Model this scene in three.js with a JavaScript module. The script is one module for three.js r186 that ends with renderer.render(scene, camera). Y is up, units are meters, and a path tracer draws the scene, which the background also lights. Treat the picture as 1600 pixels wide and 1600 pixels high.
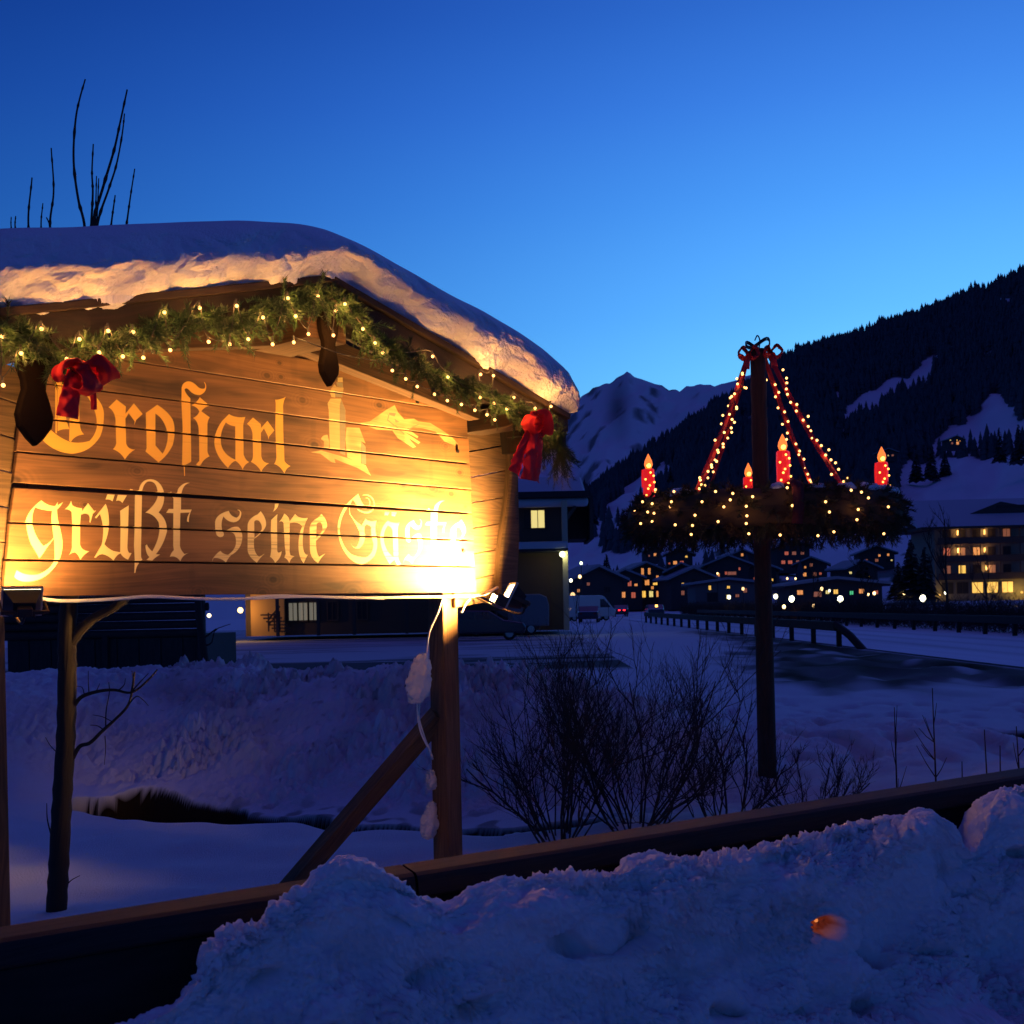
import * as THREE from 'three';
import { mergeGeometries, mergeVertices } from 'three/addons/utils/BufferGeometryUtils.js';
import { RoundedBoxGeometry } from 'three/addons/geometries/RoundedBoxGeometry.js';
import { RectAreaLightUniformsLib } from 'three/addons/lights/RectAreaLightUniformsLib.js';
import { createNoise3D, createNoise2D } from 'simplex-noise';

// ---------------------------------------------------------------- camera, sky, sun, exposure
const scene = new THREE.Scene();
const EYE = 1.6, F = 1900, ROLL = THREE.MathUtils.degToRad(1.2), CX = 800, CY = 947;   // lens in pixels of a 1600 x 1600 frame
const camera = new THREE.PerspectiveCamera(2 * THREE.MathUtils.radToDeg(Math.atan(800 / F)), 1, 0.1, 30000);
camera.position.set(0, EYE, 0);
camera.rotation.z = -ROLL;
camera.setViewOffset(1600, 1600, 0, 800 - CY, 1600, 1600);
camera.focus = 7.2; camera.userData.fStop = 8;

const rngMake = (s) => () => { s = (s + 0x6d2b79f5) | 0; let t = Math.imul(s ^ (s >>> 15), 1 | s); t = (t + Math.imul(t ^ (t >>> 7), 61 | t)) ^ t; return ((t ^ (t >>> 14)) >>> 0) / 4294967296; };
let R = rngMake(7);
const rr = (a, b) => a + (b - a) * R();
const n3 = createNoise3D(rngMake(11)), n2 = createNoise2D(rngMake(12));
const clamp = (x, a = 0, b = 1) => Math.min(b, Math.max(a, x)), mix = (a, b, t) => a + (b - a) * t;
const sst = (a, b, x) => { const t = clamp((x - a) / (b - a)); return t * t * (3 - 2 * t); };
function lerpTable(tab, x) {
  if (x <= tab[0][0]) return tab[0].slice(1);
  for (let i = 1; i < tab.length; i++) if (x <= tab[i][0]) { const t = (x - tab[i - 1][0]) / (tab[i][0] - tab[i - 1][0]); return tab[i].slice(1).map((v, k) => mix(tab[i - 1][k + 1], v, t)); }
  return tab[tab.length - 1].slice(1);
}
// twilight sky: the glow stands over the valley ahead, the dome darkens to the zenith and to the other side
const SKY = [[0, .27, .74, 1.25], [7, .23, .71, 1.25], [10, .19, .7, 1.25], [13, .135, .55, 1.2], [18, .08, .37, 1.02], [22, .052, .25, .86], [26, .032, .165, .67], [35, .02, .07, .4], [50, .075, .06, .4], [90, .095, .056, .3]];
{
  const W = 512, H = 256, data = new Float32Array(W * H * 4);
  for (let j = 0; j < H; j++) for (let i = 0; i < W; i++) {
    const el = ((j + .5) / H - .5) * 180, az = ((i + .5) / W - .5) * 2 * Math.PI;
    const c = lerpTable(SKY, Math.abs(el)), away = az - (-Math.PI / 2 + .44);
    const glow = Math.pow(.5 + .5 * Math.cos(away), 8), f = .2 + .8 * glow, k = (j * W + i) * 4;
    const dusk = sst(.72, 1, 1 - glow); const lowRed = mix(mix(.3, 1, sst(35, 60, el)), 1, glow); data[k] = c[0] * f * lowRed + .002 * dusk; data[k + 1] = c[1] * f * mix(mix(.62, 1, sst(35, 60, el)), 1, glow); data[k + 2] = c[2] * f * mix(1.12, 1, glow) + .012 * dusk; data[k + 3] = 1;
  }
  const sky = new THREE.DataTexture(data, W, H, THREE.RGBAFormat, THREE.FloatType);
  sky.mapping = THREE.EquirectangularReflectionMapping; sky.magFilter = sky.minFilter = THREE.LinearFilter; sky.needsUpdate = true;
  scene.background = sky; scene.environment = sky;
}
const sun = new THREE.DirectionalLight(new THREE.Color(1, .82, .7), 0.004);   // the sun has set behind the valley's end: only its last afterglow
sun.position.set(120, 160, -900); sun.castShadow = true; sun.shadow.radius = 40;
Object.assign(sun.shadow.camera, { left: -60, right: 60, top: 60, bottom: -60, near: 1, far: 2500 });
scene.add(sun, sun.target);
RectAreaLightUniformsLib.init();
const renderer = new THREE.WebGLRenderer({ antialias: true });
renderer.toneMapping = THREE.LinearToneMapping; renderer.toneMappingExposure = 1; renderer.shadowMap.enabled = true;

// ---------------------------------------------------------------- helpers
const V = (x, y, z) => new THREE.Vector3(x, y, z);
// a point of the place from the direction it is seen in and its distance along the view axis
function at(px, py, d) {
  const u = px - CX, v = CY - py, c = Math.cos(ROLL), s = Math.sin(ROLL);
  return V((u * c + v * s) / F * d, EYE + (-u * s + v * c) / F * d, -d);
}
// the sign's own frame: a along the boards (0 = right end), Y up, b out towards the viewer
const YAW = THREE.MathUtils.degToRad(48.4), SD = V(Math.cos(YAW), 0, -Math.sin(YAW)), SN = V(Math.sin(YAW), 0, Math.cos(YAW)), S0 = V(-.2253, 0, -7.4);
const fromSign = (a, Y, b) => S0.clone().addScaledVector(SD, a).addScaledVector(SN, b).setY(Y);
const onSign = (px, py, b) => {       // (a, Y, b) of the point of the plane b that is seen there
  const o = V(0, EYE, 0), r = at(px, py, 1).sub(o), p = S0.clone().addScaledVector(SN, b), t = (p.dot(SN)) / r.dot(SN), w = r.multiplyScalar(t);
  return [w.clone().sub(S0.clone()).setY(0).dot(SD), EYE + w.y, b];
};
const taken = {};
function numbered(n) { if (!(n in taken)) { taken[n] = 0; return n; } return n + '_' + String(++taken[n]).padStart(3, '0'); }
function tag(o, label, category, group) { o.userData = { ...o.userData, label, category }; if (group) o.userData.group = group; return o; }
function thing(name, label, category, pos = V(0, 0, 0), turn = 0, group) {
  const o = new THREE.Group(); o.name = numbered(name); o.position.copy(pos); o.rotation.y = turn; scene.add(o); return tag(o, label, category, group);
}
function signThing(name, label, category, base, group) { const o = thing(name, label, category, fromSign(...base), YAW, group); o.userData.base = base; return o; }
function part(name, geo, mat, parent) {
  const g = Array.isArray(geo) ? merge(geo) : geo, m = new THREE.Mesh(g, mat);
  m.name = parent === scene ? numbered(name) : name; m.castShadow = m.receiveShadow = true; parent.add(m); return m;
}
function struct(name, geo, mat) { const m = part(name, geo, mat, scene); m.userData.kind = 'structure'; return m; }
function merge(list) {
  const idx = list.some((g) => !g.index);
  const l = list.map((g) => { const h = idx && g.index ? g.toNonIndexed() : g; for (const k of Object.keys(h.attributes)) if (!['position', 'normal', 'uv', 'color'].includes(k)) h.deleteAttribute(k); return h; });
  const all = ['uv', 'color'].filter((k) => l.every((g) => g.attributes[k]));
  for (const g of l) for (const k of ['uv', 'color']) if (g.attributes[k] && !all.includes(k)) g.deleteAttribute(k);
  return l.length === 1 ? l[0] : mergeGeometries(l);
}
// geometry written in the sign's frame, moved so that the thing's base is its origin; a part of a part passes that part too
const inSign = (geo, o) => { const g = Array.isArray(geo) ? merge(geo) : geo, b = o.userData.base; return g.translate(-b[0], -b[1], -b[2]); };
const spart = (name, geo, mat, o) => part(name, inSign(geo, o), mat, o);

function box(w, h, d, x = 0, y = 0, z = 0, r = 0, grain = 'x') {
  const g = r ? new RoundedBoxGeometry(w, h, d, 1, r) : new THREE.BoxGeometry(w, h, d);
  uvBox(g, grain); return g.translate(x, y, z);
}
function uvBox(g, grain = 'x', scale = 1) {
  const p = g.attributes.position, n = g.attributes.normal, uv = new Float32Array(p.count * 2), o1 = R() * 7, o2 = R() * 7;
  for (let i = 0; i < p.count; i++) {
    const P = [p.getX(i), p.getY(i), p.getZ(i)], N = [Math.abs(n.getX(i)), Math.abs(n.getY(i)), Math.abs(n.getZ(i))];
    const k = N[0] > N[1] && N[0] > N[2] ? 0 : N[1] > N[2] ? 1 : 2, g0 = 'xyz'.indexOf(grain);
    const others = [0, 1, 2].filter((q) => q !== k); let a = others[0], b = others[1];
    if (b === g0) [a, b] = [b, a];
    uv[2 * i] = P[a] * scale + o1; uv[2 * i + 1] = P[b] * scale + o2 + k * .37;
  }
  g.setAttribute('uv', new THREE.BufferAttribute(uv, 2)); return g;
}
// a tapered, bent limb through points; radii from r0 to r1
function limb(pts, r0, r1, sides = 6) {
  const n = pts.length, pos = [], idx = [], nor = [], uv = []; let up = V(.31, .12, .94), len = 0;
  for (let i = 0; i < n; i++) {
    const t = pts[Math.min(n - 1, i + 1)].clone().sub(pts[Math.max(0, i - 1)]).normalize();
    const x = up.clone().cross(t).normalize(), y = t.clone().cross(x); up = y.clone();
    if (x.lengthSq() < .5) { x.set(1, 0, 0); y.set(0, 0, 1); up = V(0, 0, 1); }
    const r = Array.isArray(r0) ? r0[i] : mix(r0, r1, i / (n - 1)); if (i) len += pts[i].distanceTo(pts[i - 1]);
    for (let k = 0; k <= sides; k++) {
      const a = k / sides * Math.PI * 2, d = x.clone().multiplyScalar(Math.cos(a)).addScaledVector(y, Math.sin(a));
      pos.push(pts[i].x + d.x * r, pts[i].y + d.y * r, pts[i].z + d.z * r); nor.push(d.x, d.y, d.z); uv.push(len, k / sides * .3);
      if (i && k < sides) { const b = (i - 1) * (sides + 1) + k, c = b + sides + 1; idx.push(b, b + 1, c, c, b + 1, c + 1); }
    }
  }
  for (const [o, e] of [[0, 0], [(n - 1) * (sides + 1), 1]]) for (let k = 1; k < sides - 1; k++) e ? idx.push(o, o + k, o + k + 1) : idx.push(o, o + k + 1, o + k);
  return geom(pos, idx, nor, uv);
}
function geom(pos, idx, nor, uv, col) {
  const g = new THREE.BufferGeometry(); g.setAttribute('position', new THREE.Float32BufferAttribute(pos, 3));
  if (uv) g.setAttribute('uv', new THREE.Float32BufferAttribute(uv, 2)); if (col) g.setAttribute('color', new THREE.Float32BufferAttribute(col, 3));
  if (idx) g.setIndex(idx); if (nor) g.setAttribute('normal', new THREE.Float32BufferAttribute(nor, 3)); else g.computeVertexNormals(); return g;
}
function grid(nu, nv, f, col) {       // f(u index, v index) -> [x, y, z]; col likewise -> [r, g, b]
  const pos = new Float32Array(nu * nv * 3), uv = new Float32Array(nu * nv * 2), c = col && new Float32Array(nu * nv * 3), idx = new Uint32Array((nu - 1) * (nv - 1) * 6); let q = 0;
  for (let j = 0; j < nv; j++) for (let i = 0; i < nu; i++) {
    const k = j * nu + i, p = f(i, j); pos.set(p, k * 3); uv.set([p[0], p[2]], k * 2); if (c) c.set(col(i, j, p), k * 3);
    if (i && j) { const a = k - nu - 1; idx.set([a, a + 1, k, a, k, k - 1], q); q += 6; }
  }
  const g = new THREE.BufferGeometry(); g.setAttribute('position', new THREE.BufferAttribute(pos, 3)); g.setAttribute('uv', new THREE.BufferAttribute(uv, 2));
  if (c) g.setAttribute('color', new THREE.BufferAttribute(c, 3)); g.setIndex(new THREE.BufferAttribute(idx, 1)); g.computeVertexNormals(); return g;
}
const curve = (pts, n) => new THREE.CatmullRomCurve3(pts, false, 'centripetal').getPoints(n);
const fbm = (x, y, z, o = 4) => { let s = 0, a = .5; for (let i = 0; i < o; i++) { s += a * n3(x, y, z); x *= 2.03; y *= 2.03; z *= 2.03; a *= .5; } return s; };

// ---------------------------------------------------------------- materials
function dataTex(w, h, f, srgb = true) {     // f(x, y from the bottom) -> [r, g, b] 0..255
  const d = new Uint8Array(w * h * 4);
  for (let y = 0; y < h; y++) for (let x = 0; x < w; x++) { const c = f(x, y), k = (y * w + x) * 4; d[k] = clamp(c[0], 0, 255); d[k + 1] = clamp(c[1], 0, 255); d[k + 2] = clamp(c[2], 0, 255); d[k + 3] = 255; }
  const t = new THREE.DataTexture(d, w, h); t.magFilter = t.minFilter = THREE.LinearFilter; t.wrapS = t.wrapT = THREE.RepeatWrapping; if (srgb) t.colorSpace = THREE.SRGBColorSpace; t.needsUpdate = true; return t;
}
const wrapNoise = (x, y, w, h, fx, fy, z) => { // noise that repeats after w, h
  const a = x / w * 2 * Math.PI, b = y / h * 2 * Math.PI; return n3(Math.cos(a) * fx + z, Math.sin(a) * fx + Math.cos(b) * fy, Math.sin(b) * fy + z * 1.7);
};
const grainAt = (x, y) => {           // wood seen along the grain, x and y in metres: about -1 .. 1
  const warp = n3(x * .9, y * 5, 3) * .03;
  return .45 * n3(x * 1.2, (y + warp) * 55, 1) + .35 * n3(x * 4, (y + warp) * 130, 2) + .3 * n3(x * 1.5, y * 9, 5);
};
const woodTex = dataTex(512, 512, (x, y) => { const X = x / 512, e = sst(.85, 1, X), g = mix(grainAt(X * 1.4, y / 512), grainAt(X * 1.4 - 1.4, y / 512), e); const v = 170 + 55 * g; return [v, v * .96, v * .9]; });
const grainBump = dataTex(512, 512, (x, y) => { const v = 128 + 90 * grainAt(x / 512 * 1.4, y / 512 + 4); return [v, v, v]; }, false);
const snowBump = dataTex(512, 512, (x, y) => {
  let s = 0; for (const [f, a] of [[4, .5], [10, .35], [24, .25], [46, .2]]) s += a * wrapNoise(x, y, 512, 512, f, f, f * 1.3); const v = 128 + 105 * s; return [v, v, v];
}, false);
const C = (r, g, b) => new THREE.Color(r, g, b);
const std = (c, rough = .85, o = {}) => new THREE.MeshStandardMaterial({ color: c, roughness: rough, metalness: 0, ...o });
const phy = (c, rough, o) => new THREE.MeshPhysicalMaterial({ color: c, roughness: rough, ...o });
const wood = (r, g, b, o = {}) => std(C(r, g, b), .8, { map: woodTex, bumpMap: grainBump, bumpScale: .0015, ...o });
const glow = (r, g, b, k) => std(C(.5, .4, .3), .5, { emissive: C(r, g, b), emissiveIntensity: k });
const snowBumpNear = snowBump.clone(); snowBumpNear.repeat.set(2.2, 2.2); snowBumpNear.needsUpdate = true;
const M = {
  snow: std(C(.82, .84, .88), .75, { bumpMap: snowBumpNear, bumpScale: .012 }),
  snowVc: phy(C(1, 1, 1), .85, { specularIntensity: .15,  vertexColors: true, bumpMap: snowBumpNear, bumpScale: .015 }),
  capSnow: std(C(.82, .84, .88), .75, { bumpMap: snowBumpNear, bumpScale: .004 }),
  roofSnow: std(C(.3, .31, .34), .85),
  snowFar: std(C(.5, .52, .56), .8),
  bankSnow: std(C(1, 1, 1), .75, { vertexColors: true }),
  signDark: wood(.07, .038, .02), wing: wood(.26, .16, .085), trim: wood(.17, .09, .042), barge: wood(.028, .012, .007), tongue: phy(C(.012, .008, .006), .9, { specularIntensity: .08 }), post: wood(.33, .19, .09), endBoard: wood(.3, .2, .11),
  railTop: wood(.05, .044, .043), railDark: wood(.035, .032, .03), pole: wood(.15, .06, .028), logs: wood(.1, .065, .055), boards: wood(.07, .06, .06), farWood: std(C(.09, .06, .045), .9),
  bark: std(C(.028, .021, .017), .95, { bumpMap: grainBump, bumpScale: .004 }), twig: std(C(.045, .03, .024), .9), bush: std(C(.05, .032, .026), .9),
  needle: std(C(.015, .05, .01), .7), needleDark: std(C(.009, .03, .008), .75), wreathNeedle: std(C(.055, .05, .02), .8), dry: std(C(.075, .042, .018), .9),
  velvet: phy(C(.78, .012, .016), .75, { sheen: .6, sheenColor: C(.8, .1, .08), sheenRoughness: .5, side: THREE.DoubleSide }),
  ribbon: phy(C(.6, .015, .02), .5, { side: THREE.DoubleSide, sheen: .3 }),
  bulb: glow(1, .46, .12, 4.5), wire: std(C(.02, .018, .016), .5), cable: std(C(.75, .72, .66), .45), bag: phy(C(.72, .7, .67), .45, { transmission: .15, thickness: 0, side: THREE.DoubleSide }),
  blackMetal: std(C(.018, .018, .02), .42, { metalness: .3 }), metal: std(C(.35, .35, .36), .35, { metalness: .9 }), floodGlass: glow(1, .74, .4, 9),
  candle: phy(C(.55, .02, .025), .35, { transmission: .35, thickness: 0, emissive: C(1, .02, .015), emissiveIntensity: .75 }), flame: glow(1, .19, .006, 1.45), candleBulb: glow(1, .42, .06, 5),
  asphalt: std(C(.3, .3, .32), .85), roadSnow: phy(C(1, 1, 1), .85, { specularIntensity: .15,  vertexColors: true }), water: phy(C(.004, .005, .007), .12, { ior: 1.33 }),
  vc: std(C(1, 1, 1), .95, { vertexColors: true }), tree: std(C(.07, .085, .1), 1), nearTree: std(C(.03, .04, .035), 1), plaster: std(C(.2, .175, .13), .9), plasterDim: std(C(.13, .12, .12), .9), darkWall: std(C(.06, .05, .05), .9), roofDark: std(C(.03, .028, .03), .9),  // tree: bluish lift in the colour stands in for distant haze
};
// ---------------------------------------------------------------- ground: one sheet from the rail to the horizon
const RS = .899, RC = .438, R0 = V(-1.39, 0, 3.3);                 // the roadside rail: its foot and direction in (x, depth)
const railS = (x, d) => (x - R0.x) * RS + (d - R0.z) * RC, railQ = (x, d) => -(x - R0.x) * RC + (d - R0.z) * RS;
const onRail = (s, q, y) => V(R0.x + s * RS - q * RC, y, -(R0.z + s * RC + q * RS));
const railY = (s) => .7425 + .034 * s;
const CH = [[-4.3, 11.5], [-3.5, 11.05], [-2.7, 10.55], [-1.9, 10.15], [-1.2, 9.85], [-.5, 9.65], [.1, 9.6], [.6, 9.7]];
function channel(x, d) {               // distance to the brook's line and how far along it
  let best = 1e9, at_ = 0;
  for (let i = 0; i < CH.length - 1; i++) {
    const [ax, ad] = CH[i], [bx, bd] = CH[i + 1], t = clamp(((x - ax) * (bx - ax) + (d - ad) * (bd - ad)) / ((bx - ax) ** 2 + (bd - ad) ** 2)), e = Math.hypot(x - ax - t * (bx - ax), d - ad - t * (bd - ad));
    if (e < best) { best = e; at_ = (i + t) / (CH.length - 1); }
  }
  return [best, at_];
}
const chD = (x) => lerpTable(CH.map((p) => [p[0], p[1]]), x)[0];
function groundAt(x, d) {              // [height, dirt 0..1, bare earth and painted brook shade 0..1]
  const s = railS(x, d), q = railQ(x, d);
  if (d < -2 || d > 400) return [-.04, 0, 0];
  let y = mix(-.15, -.1, sst(9, 22, d)), dirt = 0, bare = 0; y = mix(y, -.03, sst(22, 34, d));
  const near = 1 - sst(26, 40, d);
  y += near * (.05 * n2(x * .35, d * .35) + .03 * n2(x * 1.1, d * 1.1));
  // the ploughed bank along the parking place
  const dd = d - chD(x), wx = sst(-11, -7, x) * 0 + 1, fall = 1 - sst(-.2, 2.6, x);
  const left = 1 - sst(-6.2, -3.6, x);                               // smoother to the left, where the brook is covered
  const up = mix(sst(.35, 4.0, dd), sst(-1.2, 3.4, dd), left), rise = up * (1 - sst(4.2, 6.4, dd)) * wx;
  const lump = mix(.6 * (.35 + .95 * clamp(n3(x * .7, d * .7, 51) + .5)), .12, left);
  y += rise * mix(.38, 1.02, fall) + sst(.25, 1.6, dd) * (1 - sst(4.3, 6.2, dd)) * lump * (.16 * n3(x * 1.5, d * 1.5, 1) + .22 * (Math.abs(n3(x * 3.2, d * 3.2, 2)) - .35) + .17 * (Math.abs(n3(x * 7.5, d * 7.5, 3)) - .35) + .07 * (Math.abs(n3(x * 17, d * 17, 4)) - .3) + .025 * n3(x * 34, d * 34, 4)) * (fall * .8 + .2);
  dirt = Math.max(dirt, up * (1 - sst(5, 7, dd)) * (1 - left * .8) * fall * clamp(.55 + .6 * n3(x * 1.2, d * 1.2, 9)));
  // the brook: its dark colour holds undercut shade along with wet earth
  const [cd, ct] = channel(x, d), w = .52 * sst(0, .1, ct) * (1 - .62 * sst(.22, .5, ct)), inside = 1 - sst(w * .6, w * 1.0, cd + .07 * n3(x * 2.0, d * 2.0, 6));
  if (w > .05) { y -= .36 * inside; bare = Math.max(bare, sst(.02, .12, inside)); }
  // loose earth at the foot of the ploughed bank
  bare = Math.max(bare, .6 * sst(.3, .75, n3(x * 3.6, d * 3.4, 21) + .2) * (1 - sst(.4, 1.0, dd)) * sst(-.1, .3, dd) * sst(-3.4, -2.6, x) * fall);
  bare = Math.max(bare, .55 * rise * fall * (1 - left) * sst(.62, .85, n3(x * 5.5, d * 6.5, 23)));
  // drift on the right and the trodden field before it
  const mx = x - 5.6, md = d - 8.3; y += 1.12 * Math.exp(-(mx * mx / 3.4 + md * md / 5.5)) * (1 + .1 * n3(x * 1.2, d * 1.2, 4));
  const hx = x - 5.9, hd = d - 13.6, hole = Math.exp(-(hx * hx / .5 + hd * hd / 1.4)); bare = Math.max(bare, sst(.3, .6, hole)); y -= hole * .5;
  const field = sst(1.2, 3, x) * (1 - sst(8, 11, x)) * sst(10.5, 12.5, d) * (1 - sst(19, 22, d));
  if (field > 0) { const pits = sst(.25, .65, n3(x * 1.7, d * 1.0, 14)); y -= field * pits * .09; dirt = Math.max(dirt, field * pits * .5); }
  // the grassy slope up to the side road
  const grass = sst(21, 24.5, d + 1.5 * n2(x * .5, d * .3)) * (1 - sst(60, 75, d)) * sst(mix(5.6, 9.4, sst(26, 55, d)) - .9, mix(5.6, 9.4, sst(26, 55, d)) + .9, x + .8 * n2(x * .8, d * .35)) * (1 - sst(11.1, 11.5, x));
  y += grass * .1 * n3(x * .7, d * .4, 8); bare = Math.max(bare, grass * (.82 + .18 * clamp(n3(x * .6, d * .22, 17) + .4) - .55 * sst(.45, .8, n3(x * .5, d * .35, 18))));
  if (x > 10.6 && d > 18) y = mix(y, -.035, sst(10.6, 11.2, x) * (1 - sst(20, 20.6, x)));
  const lotX = 1 - sst(2.2, 3.4, x - d * .012); y += .07 * lotX * Math.exp(-((d - 29) ** 2) / .8); y = mix(y, -.035, lotX * sst(29.5, 30.6, d));
  // our own road's shoulder
  if (q < 1.3) y = mix(.034 * s, y, sst(-.1, 1.3, q));
  return [y, dirt, bare];
}
{
  const A = 760, half = .6, azs = [], ds = [];
  for (let i = 0; i < 40; i++) azs.push(-Math.PI + (Math.PI - half) * i / 40);
  for (let i = 0; i <= A; i++) azs.push(-half + 2 * half * i / A);
  for (let i = 1; i <= 40; i++) azs.push(half + (Math.PI - half) * i / 40);
  ds.push(.05); for (let j = 0; j < 50; j++) ds.push(2.4 + 5.6 * j / 50); for (let j = 0; j < 36; j++) ds.push(8 + 1.5 * j / 36); for (let j = 0; j < 210; j++) ds.push(9.5 + 2.2 * j / 210); for (let j = 0; j < 150; j++) ds.push(11.7 + 4.8 * j / 150); for (let j = 0; j <= 170; j++) ds.push(16.5 * Math.pow(110 / 16.5, j / 170)); for (const d of [130, 160, 200, 260, 340, 600, 1200, 2500, 6000, 12000]) ds.push(d);
  let info;
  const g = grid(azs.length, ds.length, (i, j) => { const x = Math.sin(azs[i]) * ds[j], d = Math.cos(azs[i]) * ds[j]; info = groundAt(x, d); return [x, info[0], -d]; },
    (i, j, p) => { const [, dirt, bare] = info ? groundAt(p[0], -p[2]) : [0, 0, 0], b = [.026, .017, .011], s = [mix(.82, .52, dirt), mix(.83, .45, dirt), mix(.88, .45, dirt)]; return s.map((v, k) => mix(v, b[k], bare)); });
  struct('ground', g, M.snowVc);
  struct('stream', new THREE.PlaneGeometry(6.5, 3).rotateX(-Math.PI / 2).translate(-1.6, -.62, -10.3), M.water);
  // side road on the right and the parking place before the chalet, both under packed snow
  const road = grid(24, 160, (i, j) => [11.35 + 8.1 * i / 23, .004, -(19 + 260 * (j / 159) ** 2)], (i, j, p) => { const u = i / 23, t = Math.max(0, 1 - Math.abs(u - .3) / .07, 1 - Math.abs(u - .52) / .06, 1 - Math.abs(u - .78) / .06) * .45 + .12 * n2(p[0], p[2] * .05); return [mix(.78, .26, t), mix(.82, .28, t), mix(.9, .32, t)]; });
  struct('road', road, M.roadSnow);
  const lot = grid(150, 150, (i, j) => { const d = 29.6 + 75 * (j / 149) ** 1.6; return [-26 + (28.6 + d * .012) * i / 149, .006, -d]; }, (i, j, p) => {
    const d = -p[2] + .6 * n2(p[0] * .2, p[2] * .2) - p[0] * .12, wet = sst(29.5, 31, d) * (1 - sst(37.5, 39.5, d)) * (1 - .8 * sst(.35, .6, n3(p[0] * .12, d * .6, 31))), rut = .45 * sst(.2, .5, n3(p[0] * .1, d * .45, 30));
    const k = Math.max(wet * .95, rut); return [mix(.58, .05, k), mix(.58, .052, k), mix(.6, .06, k)]; });
  struct('parking_lot', lot, M.roadSnow);
}

// ---------------------------------------------------------------- the roadside rail and the snow thrown up against it
{
  const g = thing('guard_rail', 'dark weathered timber guard rail running behind the snow bank in the foreground', 'guard rail', onRail(-2, 0, 0));
  const o = g.position, L = 9.5;
  const run = (prof, s0, s1, seg = 40) => {          // a profile [(q, y above the rail line)] along the rail
    const P = [], N = prof.length, pos = [], idx = [], uv = [];
    for (let j = 0; j <= seg; j++) { const s = mix(s0, s1, j / seg); for (let i = 0; i < N; i++) { const p = onRail(s, prof[i][0], railY(s) + prof[i][1]).sub(o); pos.push(p.x, p.y, p.z); uv.push(s, i * .05); if (j && i) { const a = (j - 1) * N + i - 1, b = a + N; idx.push(a, a + 1, b, b, a + 1, b + 1); } } }
    const g2 = geom(pos, idx, null, uv).toNonIndexed(); g2.computeVertexNormals(); return g2;
  };
  const close = (p) => [...p, p[0]];
  for (let k = 0; k < 3; k++) part('beam', run(close([[.085, -.012], [.07, .002], [-.035, -.004], [-.052, -.012], [-.06, -.03], [-.066, -.072], [-.05, -.084], [.0, -.09], [.085, -.08]]), -2 + k * 3.17 + .004, -2 + (k + 1) * 3.17 - .004), M.railTop, g);
  for (let k = 0; k < 3; k++) part('board', run(close([[.03, -.086], [-.012, -.088], [-.02, -.096], [-.02, -.33], [-.012, -.338], [.03, -.34]]), -2 + k * 3.17 + .003, -2 + (k + 1) * 3.17 - .003), M.railDark, g);
  for (const s of [-1.2, .9, 3.0, 5.1]) { const b = box(.14, 1.0, .14, 0, 0, 0, .012, 'y'); b.rotateY(-Math.atan2(RC, RS) * -1); const p = onRail(s, .12, railY(s) - .6).sub(o); part('post', b.translate(p.x, p.y, p.z), M.railDark, g); }
}
const CREST = [[-2.2, .2], [-1.2, .36], [-.4, .46], [.15, .5], [.3, .515], [.4, .54], [.45, .573], [.483, .63], [.5, .69], [.54, .728], [.6, .731], [.645, .724], [.672, .76], [.712, .792], [.783, .82], [.797, .853], [.862, .876], [.927, .886], [.977, .863], [1.02, .834], [1.08, .779], [1.116, .742], [1.163, .733], [1.208, .712], [1.239, .723], [1.327, .763], [1.41, .778], [1.474, .757], [1.557, .761], [1.643, .755], [1.745, .745], [1.816, .737], [1.848, .779], [1.914, .794], [2, .771], [2.12, .749], [2.22, .751], [2.41, .766], [2.63, .785], [2.73, .791], [2.87, .807], [3.016, .807], [3.138, .828], [3.182, .812], [3.215, .752], [3.232, .667], [3.265, .6], [3.29, .6], [3.347, .708], [3.4, .802], [3.423, .829], [3.54, .86], [3.62, .863], [3.9, .86], [4.3, .9], [6, .95]];
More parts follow.
